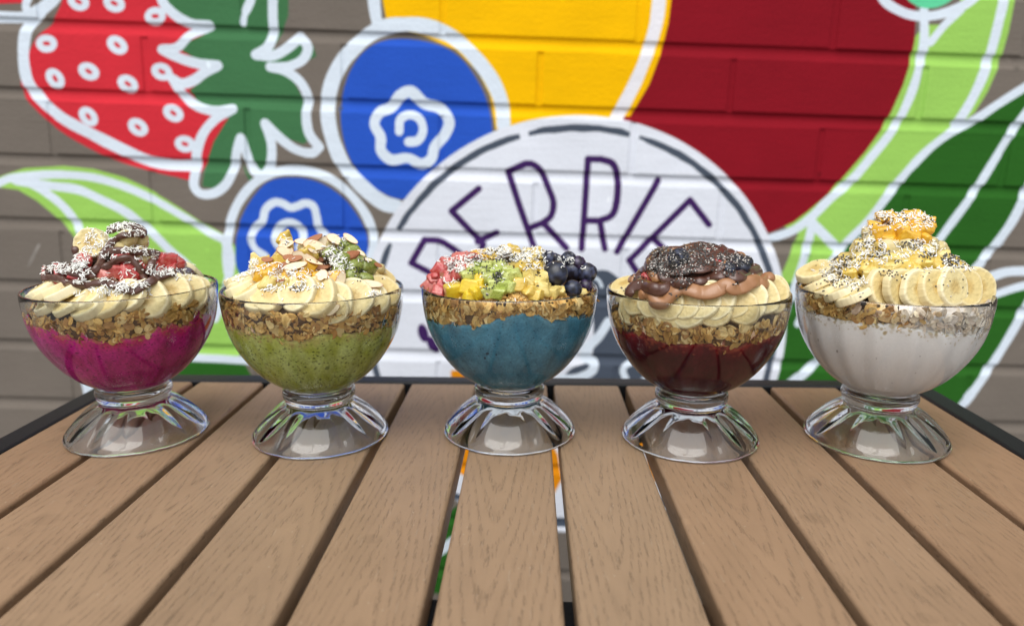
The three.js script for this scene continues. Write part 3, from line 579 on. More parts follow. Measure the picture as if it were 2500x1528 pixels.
function almondG(kind, k) {
  const face = kind === 'skin' ? [0.36, 0.135, 0.05] : [0.84, 0.70, 0.47], rim = kind === 'skin' ? [0.28, 0.1, 0.035] : [0.42, 0.19, 0.075];
  return disc({ thick: 0.14, seg: 36, rings: 5, round: 0.12,
    outline: (a) => { const c = Math.cos(a), s = Math.sin(a), base = 1 / Math.hypot(c / 1, s / 0.52); return base * (1 - 0.1 * c * Math.abs(s)) * (1 + 0.05 * noise(c * 2 + k * 4, s * 2)) * (k === 3 && c < -0.2 ? 0.55 : 1); },
    face: (x, z) => 0.1 * Math.sin(x * 1.3 + k) * (k % 2 ? 1 : -0.6) + 0.02 * noise(x * 3 + k, z * 3),
    colorAt: (t, a, y) => { const w = sstep(0.9, 0.985, t + 0.03 * noise(a * 3, k)) * (Math.abs(y) < 0.9 ? 1 : 0.75), n = 1 + 0.1 * noise(Math.cos(a) * t * 3 + k, Math.sin(a) * t * 6); return face.map((c, m) => lerp(c * n, rim[m], w)); } });
}
const almonds = { slice: [0, 1, 2, 3].map((k) => almondG('slice', k)), skin: [0, 1, 2].map((k) => almondG('skin', k + 5)) };
const almondM = std({ vertexColors: true, roughness: 0.6, side: THREE.DoubleSide });
const wholeAlmondG = (() => {
  const g = new THREE.SphereGeometry(1, 28, 20), p = g.attributes.position;
  for (let i = 0; i < p.count; i++) { const x = p.getX(i), y = p.getY(i), z = p.getZ(i), w = 0.62 * (1 - 0.28 * x); const a = Math.atan2(y, z); p.setXYZ(i, x, y * w * 0.7 * (1 + 0.02 * Math.cos(a * 18)), z * w * (1 + 0.02 * Math.cos(a * 18))); }
  g.computeVertexNormals(); return smoothNormals(g);
})();
const wholeAlmondM = std({ color: lin(0.33, 0.115, 0.045), roughness: 0.65, bumpMap: bananaBump, bumpScale: 0.0012 });
const chocoM = std({ color: lin(0.092, 0.038, 0.025), roughness: 0.3, clearcoat: 0.3, clearcoatRoughness: 0.25, bumpMap: bananaBump, bumpScale: 0.0002 });
const nutM = std({ color: lin(0.345, 0.165, 0.073), roughness: 0.34, clearcoat: 0.25, clearcoatRoughness: 0.25, bumpMap: bananaBump, bumpScale: 0.0002 });

// ---------------------------------------------------------------- food: the heap of each bowl
const ZOOM = { magenta: [40, 530, 4.928], green: [520, 540, 5.0208], blue: [1010, 580, 5.133], maroon: [1470, 570, 5.133], white: [1930, 500, 4.429] };
const HEAP = {
  magenta: [0, 0.166, 0.03, 0.152, 0.04, 0.138, 0.055, 0.124, 0.064, 0.113, 0.075, 0.08],
  green: [0, 0.161, 0.024, 0.158, 0.037, 0.144, 0.05, 0.132, 0.06, 0.121, 0.066, 0.112, 0.075, 0.08],
  blue: [0, 0.148, 0.03, 0.146, 0.047, 0.137, 0.058, 0.127, 0.066, 0.117, 0.075, 0.085],
  maroon: [0, 0.154, 0.033, 0.148, 0.043, 0.137, 0.05, 0.131, 0.06, 0.12, 0.066, 0.111, 0.075, 0.08],
  white: [0, 0.176, 0.02, 0.171, 0.029, 0.152, 0.038, 0.143, 0.05, 0.135, 0.06, 0.126, 0.068, 0.116, 0.078, 0.085],
};
const heapH = (b, r) => { const L = HEAP[b.key]; for (let i = 2; i < L.length; i += 2) if (r <= L[i]) return lerp(L[i - 1], L[i + 1], (r - L[i - 2]) / (L[i] - L[i - 2])); return L[L.length - 1] - (r - 0.075) * 3; };
const toLocal = (b, p) => p.clone().sub(b.o).applyQuaternion(b.iq);
const toWorld = (b, p) => p.clone().applyQuaternion(b.q).add(b.o);
const zoomPx = (b, x, y) => { const z = ZOOM[b.key]; return [z[0] + x / z[2], z[1] + y / z[2]]; };
function onHeap(b, x, y, lift = 0) {                    // where the line of sight meets the heap of the bowl (its own axes)
  const d = rayOf(...zoomPx(b, x, y)).applyQuaternion(b.iq), e = toLocal(b, EYE);
  let best = null, bd = 9;
  for (let t = 0.36; t < 0.75; t += 0.0006) {
    const p = e.clone().addScaledVector(d, t), r = Math.hypot(p.x, p.z), gap = p.y - heapH(b, r) - lift;
    if (gap < 0) return p;
    if (gap < bd && r < 0.08) { bd = gap; best = p; }
  }
  return best;
}
const heapNormal = (b, p) => { const r = Math.hypot(p.x, p.z) + 1e-6, s = (heapH(b, r + 0.004) - heapH(b, r - 0.004)) / 0.008; return V3(-s * p.x / r, 1, -s * p.z / r).normalize(); };
const qFrom = (n, twist) => new THREE.Quaternion().setFromUnitVectors(V3(0, 1, 0), n.clone().normalize()).multiply(new THREE.Quaternion().setFromAxisAngle(V3(0, 1, 0), twist));
const ORD = ['leftmost', 'second', 'third', 'fourth', 'fifth', 'sixth', 'seventh', 'eighth', 'ninth', 'tenth', 'eleventh', 'twelfth', 'thirteenth', 'fourteenth', 'fifteenth', 'sixteenth', 'seventeenth', 'eighteenth', 'nineteenth', 'twentieth', 'twenty-first', 'twenty-second', 'twenty-third', 'twenty-fourth', 'twenty-fifth', 'twenty-sixth', 'twenty-seventh', 'twenty-eighth', 'twenty-ninth', 'thirtieth'];
const pending = new Map();                              // alike items wait here for their place in the row
function item(b, name, category, what, g, m, pLocal, qLocal, scale) {
  const o = mesh(name, g, m); o.position.copy(toWorld(b, pLocal)); o.quaternion.copy(b.q).multiply(qLocal);
  if (scale) o.scale.set(...scale);
  const k = b.key + '|' + what; if (!pending.has(k)) pending.set(k, { b, what, category, list: [] });
  pending.get(k).list.push(o); (b.solid ??= []).push(o); return o;
}
function nameThem() {
  for (const { b, what, category, list } of pending.values()) {
    const sx = (o) => o.position.clone().project(camera).x;
    list.sort((p, q) => sx(p) - sx(q));
    list.forEach((o, i) => {
      const pos = list.length === 1 ? '' : i === 0 ? ', leftmost' : i === list.length - 1 ? ', rightmost' : ', ' + ORD[i] + ' from left';
      tag(o, what + ' on the ' + b.full + pos, category, list.length > 1 ? category + 's on the ' + b.full : null);
    });
  }
}
// granola: oat flakes packed against the glass and heaped below the fruit
const oatG = [0, 1, 2].map((k) => {
  const g = new THREE.SphereGeometry(1, 10, 7), p = g.attributes.position;
  for (let i = 0; i < p.count; i++) { const x = p.getX(i), y = p.getY(i), z = p.getZ(i); p.setXYZ(i, x * (1 + 0.12 * noise(x * 2, z * 2, k * 7)), y * 0.13 + 0.2 * x * x * (k - 1) + 0.1 * noise(x * 2.5 + k * 5, z * 2.5) - 0.12 * Math.exp(-z * z * 40) * Math.sign(y), z * 0.72); }
  g.computeVertexNormals(); return smoothNormals(g).deleteAttribute('uv');
});
const OATS = [[0.70, 0.45, 0.14], [0.56, 0.32, 0.08], [0.84, 0.63, 0.28], [0.42, 0.205, 0.05], [0.65, 0.39, 0.11]];
const granolaM = std({ vertexColors: true, roughness: 0.62 });
function granola(b, { topAt, n = 1020, extra = [], label }) {
  const parts = [], pos = [], idx = [], col = [], A = 96, K = 16;
  for (let i = 0; i <= K; i++) for (let j = 0; j < A; j++) {
    const a = j / A * 2 * Math.PI, lo = levelAt(b, a) - 0.004, hi = topAt(a) - 0.003; let h, r;
    if (i <= 6) { h = lerp(lo, Math.max(hi, lo + 0.003), i / 6); r = innerR(Math.min(h, 0.12)) - 0.0028 + 0.0012 * noise(Math.sin(a) * 14, h * 400, Math.cos(a) * 14); } else { const t = (i - 6) / (K - 6); r = (innerR(0.116) - 0.004) * (1 - t) + 0.0002; h = lerp(hi, heapH(b, r) - 0.011, sstep(0, 0.35, t)); h += 0.002 * noise(Math.sin(a) * r * 200, Math.cos(a) * r * 200); }
    pos.push(r * Math.sin(a), h, r * Math.cos(a)); const c = 0.75 + 0.5 * noise(a * 12, h * 500); const w = b.key === 'white' ? sstep(-0.1, 0.35, Math.sin(a)) * 0.75 : 0;
    col.push(lerp(0.13 * c, 0.8, w), lerp(0.06 * c, 0.75, w), lerp(0.02 * c, 0.7, w));
  }
  for (let i = 0; i < K; i++) for (let j = 0; j < A; j++) { const p = i * A + j, q = i * A + (j + 1) % A; idx.push(p, q, p + A, q, q + A, p + A); }
  const bed = quick(pos, idx, null, col); parts.push(bed);
  const put = (p, nrm, size, wash) => {
    const g = oatG[Math.floor(rnd() * 3)].clone(), s = size;
    g.applyMatrix4(new THREE.Matrix4().compose(p, qFrom(nrm, rr(0, 6.28)), V3(s, s * rr(0.8, 1.5), s * rr(0.8, 1.1))));
    const c = OATS[Math.floor(rnd() * 5)], k = rr(0.8, 1.18), cc = new Float32Array(g.attributes.position.count * 3);
    for (let i = 0; i < cc.length; i += 3) { const e = k * rr(0.94, 1.06); for (let m = 0; m < 3; m++) cc[i + m] = lerp(c[m] * e, [0.92, 0.86, 0.79][m], wash); }
    g.setAttribute('color', new THREE.BufferAttribute(cc, 3)); parts.push(g);
  };
  for (let i = 0; i < n; i++) {
    const a = rr(-Math.PI, Math.PI), lo = levelAt(b, a) - 0.001, hi = topAt(a), h = lerp(lo, hi, Math.pow(rnd(), 0.95)), inset = Math.abs(gauss()) * 0.0018 + 0.0012;
    const r = innerR(Math.min(h, 0.12)) - inset, nrm = V3(Math.sin(a), 0, Math.cos(a)).add(V3(gauss(), gauss(), gauss()).multiplyScalar(rnd() < 0.5 ? 0.3 : 0.9));
    const wash = b.key === 'white' ? sstep(-0.05, 0.35, Math.sin(a) + 0.15 * gauss()) * rr(0.45, 0.95) : sstep(0.003, 0, h - lo) * 0.0;
    put(V3(r * Math.sin(a), h, r * Math.cos(a)), nrm, rr(0.0026, 0.0050) * (rnd() < 0.35 ? 0.5 : 1), wash);
  }
  for (const [x, y, rx, ry, m] of extra) for (let i = 0; i < m; i++) { const p = onHeap(b, x + gauss() * rx, y + gauss() * ry, -0.004); put(p, heapNormal(b, p).add(V3(gauss(), gauss(), gauss()).multiplyScalar(0.6)), rr(0.0025, 0.0042), 0); }
  for (const g of parts) for (const k of Object.keys(g.attributes)) if (!['position', 'normal', 'color'].includes(k)) g.deleteAttribute(k);
  const o = mesh('granola', mergeGeometries(parts), granolaM); o.position.copy(b.o); o.quaternion.copy(b.q);
  tag(o, label, 'granola', null, 'stuff'); (b.solid ??= []).push(o);
}
function banana(b, x, y, nx, ny, nz, s = 1, lift = 0) {
  const n = V3(nx + 0.06 * gauss(), ny + 0.06 * gauss(), nz + 0.05 * gauss()).normalize(), p = onHeap(b, x, y, lift), R = 0.015 * s;
  const r = Math.hypot(p.x, p.z), out = V3(p.x / r, 0, p.z / r), down = V3(0, -1, 0).addScaledVector(n, n.y).normalize();
  const reach = Math.max(0, down.dot(out)) * R + 0.0035 * Math.abs(n.dot(out)), low = p.y + down.y * R;
  const most = low < 0.124 ? 0.0655 - reach : 0.059; if (r > most) { p.x *= most / r; p.z *= most / r; }
  item(b, 'banana_slice', 'banana slice', 'round banana slice', bananaG[Math.floor(rnd() * 5)], bananaM[Math.floor(rnd() * 5)], p, qFrom(n, rr(0, 6.28)), [s, rr(0.8, 1.15), s * rr(0.92, 1.06)]);
}
const CHUNK = {
  strawberry: ['strawberry_piece', 'strawberry piece', 'red cut strawberry piece', 'soft'], mango: ['mango_cube', 'mango cube', 'yellow orange mango cube', 'crisp'], kiwi: ['kiwi_cube', 'kiwi cube', 'green kiwi cube', 'crisp'],
  pineapple: ['pineapple_chunk', 'pineapple chunk', 'pale yellow pineapple chunk', 'soft'], banana: ['banana_chunk', 'banana chunk', 'thick pale banana chunk', 'round'],
};
function chunk(b, kind, x, y, mm, o = {}) {
  const [name, cat, what, shape] = CHUNK[kind], G = chunks[o.shape ?? shape], M = fruitM[kind], s = mm / 1000, p = onHeap(b, x, y, o.lift ?? 0);
  const q = o.flat ? new THREE.Quaternion().setFromEuler(new THREE.Euler(rr(-0.2, 0.35), o.turn ?? rr(-0.7, 0.7), rr(-0.25, 0.25))) : new THREE.Quaternion().setFromEuler(new THREE.Euler(rr(-0.7, 0.7), rr(-3, 3), rr(-0.7, 0.7)));
  item(b, name, cat, what, G[Math.floor(rnd() * G.length)], M[o.m ?? Math.floor(rnd() * M.length)], p, q, o.size ? o.size.map((v) => v / 1000) : [s * rr(0.9, 1.1), s * rr(0.85, 1.05), s * rr(0.9, 1.1)]);
}
function berry(b, x, y, rmm, dir, lift = 0) {
  item(b, 'blueberry', 'blueberry', 'round dark blueberry', berryG, berryM[Math.floor(rnd() * 4)], onHeap(b, x, y, lift), qFrom(V3(...dir), rr(0, 6)), [rmm / 930, rmm / rr(930, 1000), rmm / rr(930, 980)]);
}
function solidOf(b) {                                    // everything heaped so far, as one searchable surface
  const gs = b.solid.map((o) => { o.updateMatrixWorld(); const s = o.geometry, g = new THREE.BufferGeometry(); g.setAttribute('position', s.attributes.position.clone()); g.setIndex(s.index ? s.index.clone() : [...Array(s.attributes.position.count).keys()]); return g.applyMatrix4(o.matrixWorld); });
  b.bvh = new MeshBVH(mergeGeometries(gs));
}
function touch(b, x, y) { const [px, py] = zoomPx(b, x, y); return b.bvh.raycastFirst(new THREE.Ray(EYE.clone(), rayOf(px, py)), THREE.DoubleSide); }
// a soft ribbon of sauce along measured points, lying on what it covers
function ribbon(b, list, rad, o = {}) {
  const n = list.length / 2, cv = new THREE.CatmullRomCurve3(Array.from({ length: n }, (_, i) => V3(list[2 * i], list[2 * i + 1], 0)), false, 'centripetal');
  const steps = Math.max(24, Math.round(cv.getLength() / 14)), pts = cv.getSpacedPoints(steps);
  let at = pts.map((p) => {
    const h = touch(b, p.x, p.y), d = onHeap(b, p.x, p.y, 0.003), dist = d ? toWorld(b, d).distanceTo(EYE) : 9;
    const t = h && Math.abs(h.distance - dist) < 0.02 ? Math.min(h.distance, dist + 0.003) : dist;
    return [rayOf(...zoomPx(b, p.x, p.y)), t - (o.lift ?? 0.6) * rad / 1000];
  });
  for (let k = 0; k < 10; k++) at = at.map((a, i) => [a[0], (at[Math.max(0, i - 1)][1] + 2 * a[1] + at[Math.min(at.length - 1, i + 1)][1]) / 4]);
  const c = new THREE.CatmullRomCurve3(at.map((a) => toLocal(b, EYE.clone().addScaledVector(a[0], a[1])))), N = steps * 2, S = 18, pos = [], idx = [], uv = [], s0 = rr(0, 50);
  for (let i = 0; i <= N; i++) {
    const t = i / N, p = c.getPoint(t), T = c.getTangent(t), up = heapNormal(b, p); up.addScaledVector(T, -up.dot(T)).normalize();
    const B = new THREE.Vector3().crossVectors(T, up), L = c.getLength();
    const end = Math.sqrt(clamp(Math.min(t, 1 - t) * L / (rad * 0.001 * 1.3), 0, 1)), w = rad * 0.001 * end * (1 + 0.12 * noise(t * L * 45, s0) + 0.03 * noise(t * L * 200, s0 + 9));
    for (let j = 0; j < S; j++) {
      const a = j / S * 2 * Math.PI, k = 1 + 0.1 * Math.cos(3 * a + t * L * 35 + s0) + 0.04 * Math.cos(5 * a - t * L * 30), cx = Math.cos(a) * w * 1.12 * k, cy = Math.sin(a) * w * (Math.sin(a) > 0 ? 0.92 : 0.8) * k * (o.flat ?? 1);
      const v = p.clone().addScaledVector(B, cx).addScaledVector(up, cy); pos.push(v.x, v.y, v.z); uv.push(t * L / 0.03, j / S);
    }
  }
  for (let i = 0; i < N; i++) for (let j = 0; j < S; j++) { const a = i * S + j, q = i * S + (j + 1) % S; idx.push(a, a + S, q, q, a + S, q + S); }
  for (const [e, f] of [[0, 1], [N, 0]]) { const k = pos.length / 3, p = c.getPoint(e / N); pos.push(p.x, p.y, p.z); uv.push(0, 0); for (let j = 0; j < S; j++) { const a = e * S + j, q = e * S + (j + 1) % S; f ? idx.push(k, a, q) : idx.push(k, q, a); } }
  return quick(pos, idx, uv);
}
function massOn(b, rMax, lift, lump, s, squash = 1) {      // a thick smear that covers the middle of the heap
  const A = 90, K = 26, pos = [], uv = [], idx = [];
  for (let i = 0; i <= K; i++) for (let j = 0; j < A; j++) {
    const a = j / A * 2 * Math.PI, edge = rMax * (1 + 0.16 * noise(Math.sin(a) * 2.2 + s, Math.cos(a) * 2.2) + 0.07 * noise(Math.sin(a) * 6 + s, Math.cos(a) * 6)), t = i / K, r = edge * Math.min(1, t * 1.08) + 0.0001;
    const x = r * Math.sin(a), z = r * Math.cos(a) * squash, fall = Math.sqrt(Math.max(0, 1 - Math.pow(t, 6)));
    const h = heapH(b, Math.hypot(x, z)) + lift * fall - 0.004 * (1 - fall) + lump * (noise(x * 60 + s, z * 60) + 0.5 * noise(x * 140 + s, z * 140)) * fall;
    pos.push(x, h, z); uv.push(x / 0.03, z / 0.03);
  }
  for (let i = 0; i < K; i++) for (let j = 0; j < A; j++) { const p = i * A + j, q = i * A + (j + 1) % A; idx.push(p, p + A, q, q, p + A, q + A); }
  return quick(pos, idx, uv);
}
function sauce(b, name, m, ribbons, label, category, extra = {}) {   // all the ribbons of one pour are one thing
  const o = mesh(name, mergeGeometries([...ribbons.map(([r, l, e]) => ribbon(b, l, r, e ?? extra.each)), ...(extra.mass ?? [])]), m); o.position.copy(b.o); o.quaternion.copy(b.q);
  tag(o, label, category); b.solid.push(o); solidOf(b); return o;
}
function almond(b, x, y, lenZ, ratio, deg, kind = 'slice', lean = 0.5) {
  const h = touch(b, x, y); if (!h) return;
  const s = lenZ / ZOOM[b.key][2] * 0.000315 / 2, n = h.face.normal.clone().applyQuaternion(b.iq).lerp(V3(0, 0.55, 0.8), lean).normalize();
  const view = V3(0, 0.2, 1).normalize(), a = THREE.MathUtils.degToRad(-deg), along = V3(Math.cos(a), Math.sin(a), 0); along.addScaledVector(n, -along.dot(n)).normalize();
  const side = new THREE.Vector3().crossVectors(along, n), q = new THREE.Quaternion().setFromRotationMatrix(new THREE.Matrix4().makeBasis(along, n, side));
  const L = almonds[kind], k = ratio > 0.75 && kind === 'slice' ? 3 : Math.floor(rnd() * 3);
  item(b, 'almond_flake', 'almond flake', kind === 'skin' ? 'brown almond sliver' : 'cream almond flake with brown edge', L[Math.min(k, L.length - 1)], almondM, toLocal(b, h.point).addScaledVector(n, 0.0012 + rnd() * 0.001), q, [s, s * 0.9, s * clamp(ratio / 0.52, 0.6, 1.5)]);
}
// shreds and seeds: strewn over what lies on top, most of them where the photograph shows them
const shredG = (() => { const g = new RoundedBoxGeometry(1, 0.16, 0.3, 1, 0.05), p = g.attributes.position; for (let i = 0; i < p.count; i++) { const x = p.getX(i); p.setY(i, p.getY(i) + 0.35 * (x * x - 0.08)); p.setZ(i, p.getZ(i) * (1 - 0.7 * Math.abs(x)) + 0.12 * x * x); } g.computeVertexNormals(); return g; })();
const seedG = new THREE.SphereGeometry(0.5, 8, 6).scale(1, 0.55, 0.66);
const shredM = std({ color: lin(0.93, 0.925, 0.89), roughness: 0.7 });
const seedM = std({ color: lin(1, 1, 1), roughness: 0.36, clearcoat: 0.3 });
function strew(b, kind, blobs, label, overall = 0, pale = 0.12, thin = kind === 'shred' ? 0.72 : 0.85) {
  const ms = [], cs = [], q = new THREE.Quaternion(), tall = V3(0, 1, 0);
  const put = (h) => {
    const n = h.face.normal.clone(); if (n.dot(h.n0) > 0) n.negate();
    n.lerp(tall, 0.25).normalize(); const jit = kind === 'shred' ? 0.42 : 0.22;
    n.add(V3(gauss(), gauss(), gauss()).multiplyScalar(jit * 0.6)).normalize();
    const l = kind === 'shred' ? rr(0.0012, 0.0040) : rr(0.00125, 0.00165);
    const sc = kind === 'shred' ? V3(l, l * 0.8, rr(0.0015, 0.0040)) : V3(l, l, l);
    const p = h.point.clone().addScaledVector(n, kind === 'shred' ? rr(0.0001, 0.0009) : rr(0.0001, 0.0005));
    ms.push(new THREE.Matrix4().compose(p, qFrom(n, rr(0, 6.28)), sc));
    const g = kind === 'shred' ? rr(0.9, 1.02) : rnd() < pale ? rr(0.38, 0.6) : rr(0.022, 0.075);
    cs.push(kind === 'shred' ? lin(g, g, g * rr(0.95, 1)) : lin(g * 1.05, g * 0.96, g * 0.86));
  };
  for (const [x, y, rx, ry, m] of blobs) for (let i = 0; i < m * thin; i++) {
    const a = rr(0, 6.283), r = Math.sqrt(rnd()) * (rnd() < 0.2 ? 1.35 : 1), px = zoomPx(b, x + Math.cos(a) * r * rx, y + Math.sin(a) * r * ry), d = rayOf(...px), h = b.bvh.raycastFirst(new THREE.Ray(EYE.clone(), d), THREE.DoubleSide);
    if (h && toLocal(b, h.point).y > 0.118) { h.n0 = d; put(h); }
  }
  for (let i = 0; i < overall; i++) {                    // and all round, from above
    const a = rr(0, 6.283), r = Math.sqrt(rnd()) * 0.058, p = toWorld(b, V3(r * Math.sin(a), 0.3, r * Math.cos(a))), d = V3(0, -1, 0), h = b.bvh.raycastFirst(new THREE.Ray(p, d), THREE.DoubleSide);
    if (h) { h.n0 = d; put(h); }
  }
  const im = new THREE.InstancedMesh(kind === 'shred' ? shredG : seedG, kind === 'shred' ? shredM : seedM, ms.length);
  ms.forEach((m, i) => { im.setMatrixAt(i, m); im.setColorAt(i, cs[i]); });
  im.castShadow = im.receiveShadow = true; im.name = numbered(kind === 'shred' ? 'coconut_shreds' : 'chia_seeds'); scene.add(im);
  tag(im, label, kind === 'shred' ? 'coconut shreds' : 'chia seeds', null, 'stuff');
}
const [bM, bG, bB, bR, bW] = BOWLS;

// ---- magenta bowl
granola(bM, { topAt: (a) => 0.1115 + 0.004 * Math.sin(a) + 0.002 * noise(a * 4, 1), label: 'toasted oat granola layer between magenta smoothie and banana slices' });
for (const s of [[200, 845, -0.45, 0.86, -0.1, 0.95], [310, 880, -0.46, 0.86, -0.1, 0.95], [440, 890, -0.46, 0.85, -0.1, 1], [580, 900, -0.48, 0.84, -0.06, 1], [340, 1035, -0.5, 0.8, 0.1, 0.85], [860, 930, -0.58, 0.62, 0.35], [1080, 985, -0.5, 0.62, 0.5], [640, 1010, -0.55, 0.75, 0.15, 0.95], [860, 1060, -0.55, 0.7, 0.3, 0.9], [1560, 985, -0.32, 0.3, 0.9, 1.02], [1850, 895, -0.18, 0.42, 0.88, 1.02], [2050, 900, 0.08, 0.45, 0.88], [2170, 900, 0.3, 0.5, 0.8], [1330, 940, -0.45, 0.55, 0.65, 0.9]]) banana(bM, ...s);
for (let i = 0; i < 7; i++) { const a = 1.9 + i * 0.4, p = V3(0.05 * Math.sin(a), 0.128, 0.05 * Math.cos(a)); item(bM, 'banana_slice', 'banana slice', 'round banana slice', bananaG[i % 5], bananaM[i % 3], p, qFrom(V3(Math.sin(a + 0.5), 0.9, Math.cos(a + 0.5)), i), [1, 1, 1]); }
item(bM, 'banana_chunk', 'banana chunk', 'thick pale banana chunk with yellow centre', bananaG[1], bananaM[1], onHeap(bM, 900, 325, 0.004), qFrom(V3(-0.38, 0.22, 0.9), 1), [0.8, 1.9, 0.82]);
chunk(bM, 'banana', 1320, 270, 15, { lift: 0.001 }); chunk(bM, 'banana', 1480, 280, 13); chunk(bM, 'banana', 1500, 480, 14); chunk(bM, 'banana', 1180, 380, 14, { lift: -0.004 });
for (const s of [[1340, 680, 15, 0], [1180, 660, 12, 1], [1040, 690, 13, 2], [1790, 540, 14, 0], [1930, 575, 13, 1], [1430, 610, 12, 0], [1640, 640, 13, 0], [760, 700, 13, 0], [560, 680, 13, 1], [1280, 500, 14, 0], [800, 540, 13, 0], [1880, 650, 12, 0], [420, 690, 11, 1]]) chunk(bM, 'strawberry', s[0], s[1], s[2], { m: s[3] });
solidOf(bM);
sauce(bM, 'chocolate_drizzle', chocoM, [
  [2.9, [285, 735, 420, 725, 520, 745, 600, 795, 720, 800, 830, 830, 950, 800, 1080, 790, 1200, 830, 1300, 870, 1400, 890, 1500, 840, 1600, 780, 1750, 710, 1900, 665, 2060, 650, 2120, 700]],
  [2.6, [1545, 240, 1450, 205, 1300, 215, 1190, 265, 1100, 350, 1030, 440, 995, 560, 920, 650, 800, 685, 660, 660, 540, 640, 420, 650, 330, 690]], [2.6, [1050, 430, 1200, 400, 1400, 410, 1600, 430, 1730, 430]], [2.6, [1010, 610, 1120, 570, 1230, 505, 1350, 490, 1440, 565, 1500, 670, 1540, 760]],
  [3.6, [1070, 190, 1200, 130, 1350, 120, 1480, 150, 1550, 230]], [2.5, [730, 240, 705, 330, 695, 440]], [2.5, [1640, 490, 1610, 600, 1560, 700]], [2.6, [330, 640, 420, 620, 560, 610, 700, 590, 850, 570]], [2.5, [740, 740, 860, 720, 960, 700]],
], 'glossy milk chocolate drizzle looping over the heap on the magenta smoothie bowl', 'chocolate drizzle');
strew(bM, 'shred', [[540, 610, 180, 60, 190], [800, 640, 100, 80, 70], [1000, 260, 190, 140, 130], [880, 420, 150, 60, 60], [1230, 100, 260, 50, 210], [1380, 190, 160, 50, 50], [760, 520, 110, 70, 80], [1150, 885, 200, 70, 150], [1100, 480, 100, 40, 35], [1400, 810, 190, 40, 130], [760, 770, 90, 30, 35], [1150, 750, 150, 30, 30], [1700, 650, 150, 60, 70], [1850, 650, 200, 40, 60], [1450, 390, 200, 45, 80], [1560, 900, 90, 60, 18], [1300, 550, 60, 20, 12], [300, 640, 60, 40, 25], [2000, 730, 130, 50, 30], [1340, 660, 120, 70, 14], [740, 910, 60, 30, 14], [900, 870, 70, 30, 16], [1650, 470, 60, 40, 25], [1500, 480, 100, 40, 20], [140, 830, 50, 40, 12]], 'white coconut shreds sprinkled over chocolate on the magenta smoothie bowl', 160);

// ---- green bowl
granola(bG, { topAt: (a) => 0.1145 - 0.0025 * Math.sin(a) + 0.002 * noise(a * 4, 3), label: 'toasted oat granola layer between green smoothie and banana slices' });
for (const s of [[340, 690, -0.4, 0.88, -0.08, 0.88], [350, 755, -0.42, 0.87, -0.08, 0.9], [340, 815, -0.42, 0.87, -0.06, 0.95], [430, 860, -0.42, 0.86, -0.02, 0.95], [670, 910, -0.25, 0.72, 0.62], [1030, 880, -0.36, 0.6, 0.7], [1260, 920, -0.4, 0.5, 0.75, 1.05], [1480, 985, -0.12, 0.38, 0.92], [1730, 940, 0, 0.42, 0.9, 1.05], [1960, 950, 0.2, 0.45, 0.85], [2100, 860, 0.32, 0.62, 0.7], [2040, 660, 0.4, 0.8, 0.3], [1470, 1070, -0.1, 0.2, 0.97, 0.8], [560, 950, -0.2, 0.75, 0.6, 0.9]]) banana(bG, ...s);
for (let i = 0; i < 7; i++) { const a = 1.9 + i * 0.4, p = V3(0.05 * Math.sin(a), 0.13, 0.05 * Math.cos(a)); item(bG, 'banana_slice', 'banana slice', 'round banana slice', bananaG[i % 5], bananaM[i % 3], p, qFrom(V3(Math.sin(a + 0.5), 0.9, Math.cos(a + 0.5)), i), [1, 1, 1]); }
for (const s of [[620, 660, 14], [740, 640, 13], [730, 560, 11], [1070, 700, 12], [1460, 730, 12], [980, 620, 12], [1120, 600, 12], [900, 690, 11], [1300, 700, 12]]) chunk(bG, 'mango', s[0], s[1], s[2], { m: 1, shape: 'soft' });
for (const s of [[540, 540, 12], [680, 770, 11], [1130, 770, 11], [870, 220, 9], [900, 270, 10], [900, 760, 11], [620, 510, 11], [1000, 540, 13], [1150, 420, 14], [820, 480, 13]]) chunk(bG, 'pineapple', s[0], s[1], s[2]);
for (const s of [[1690, 690, 14], [1850, 560, 17], [1860, 710, 11], [1440, 400, 11], [1700, 560, 13], [1560, 620, 12], [1700, 380, 13], [1780, 460, 13], [1560, 480, 14], [1640, 290, 12]]) chunk(bG, 'kiwi', s[0], s[1], s[2], { m: 1, shape: 'round' });
chunk(bG, 'banana', 1200, 330, 16, { lift: -0.004 }); chunk(bG, 'banana', 1400, 290, 15, { lift: -0.004 }); chunk(bG, 'banana', 2040, 580, 9);
solidOf(bG);
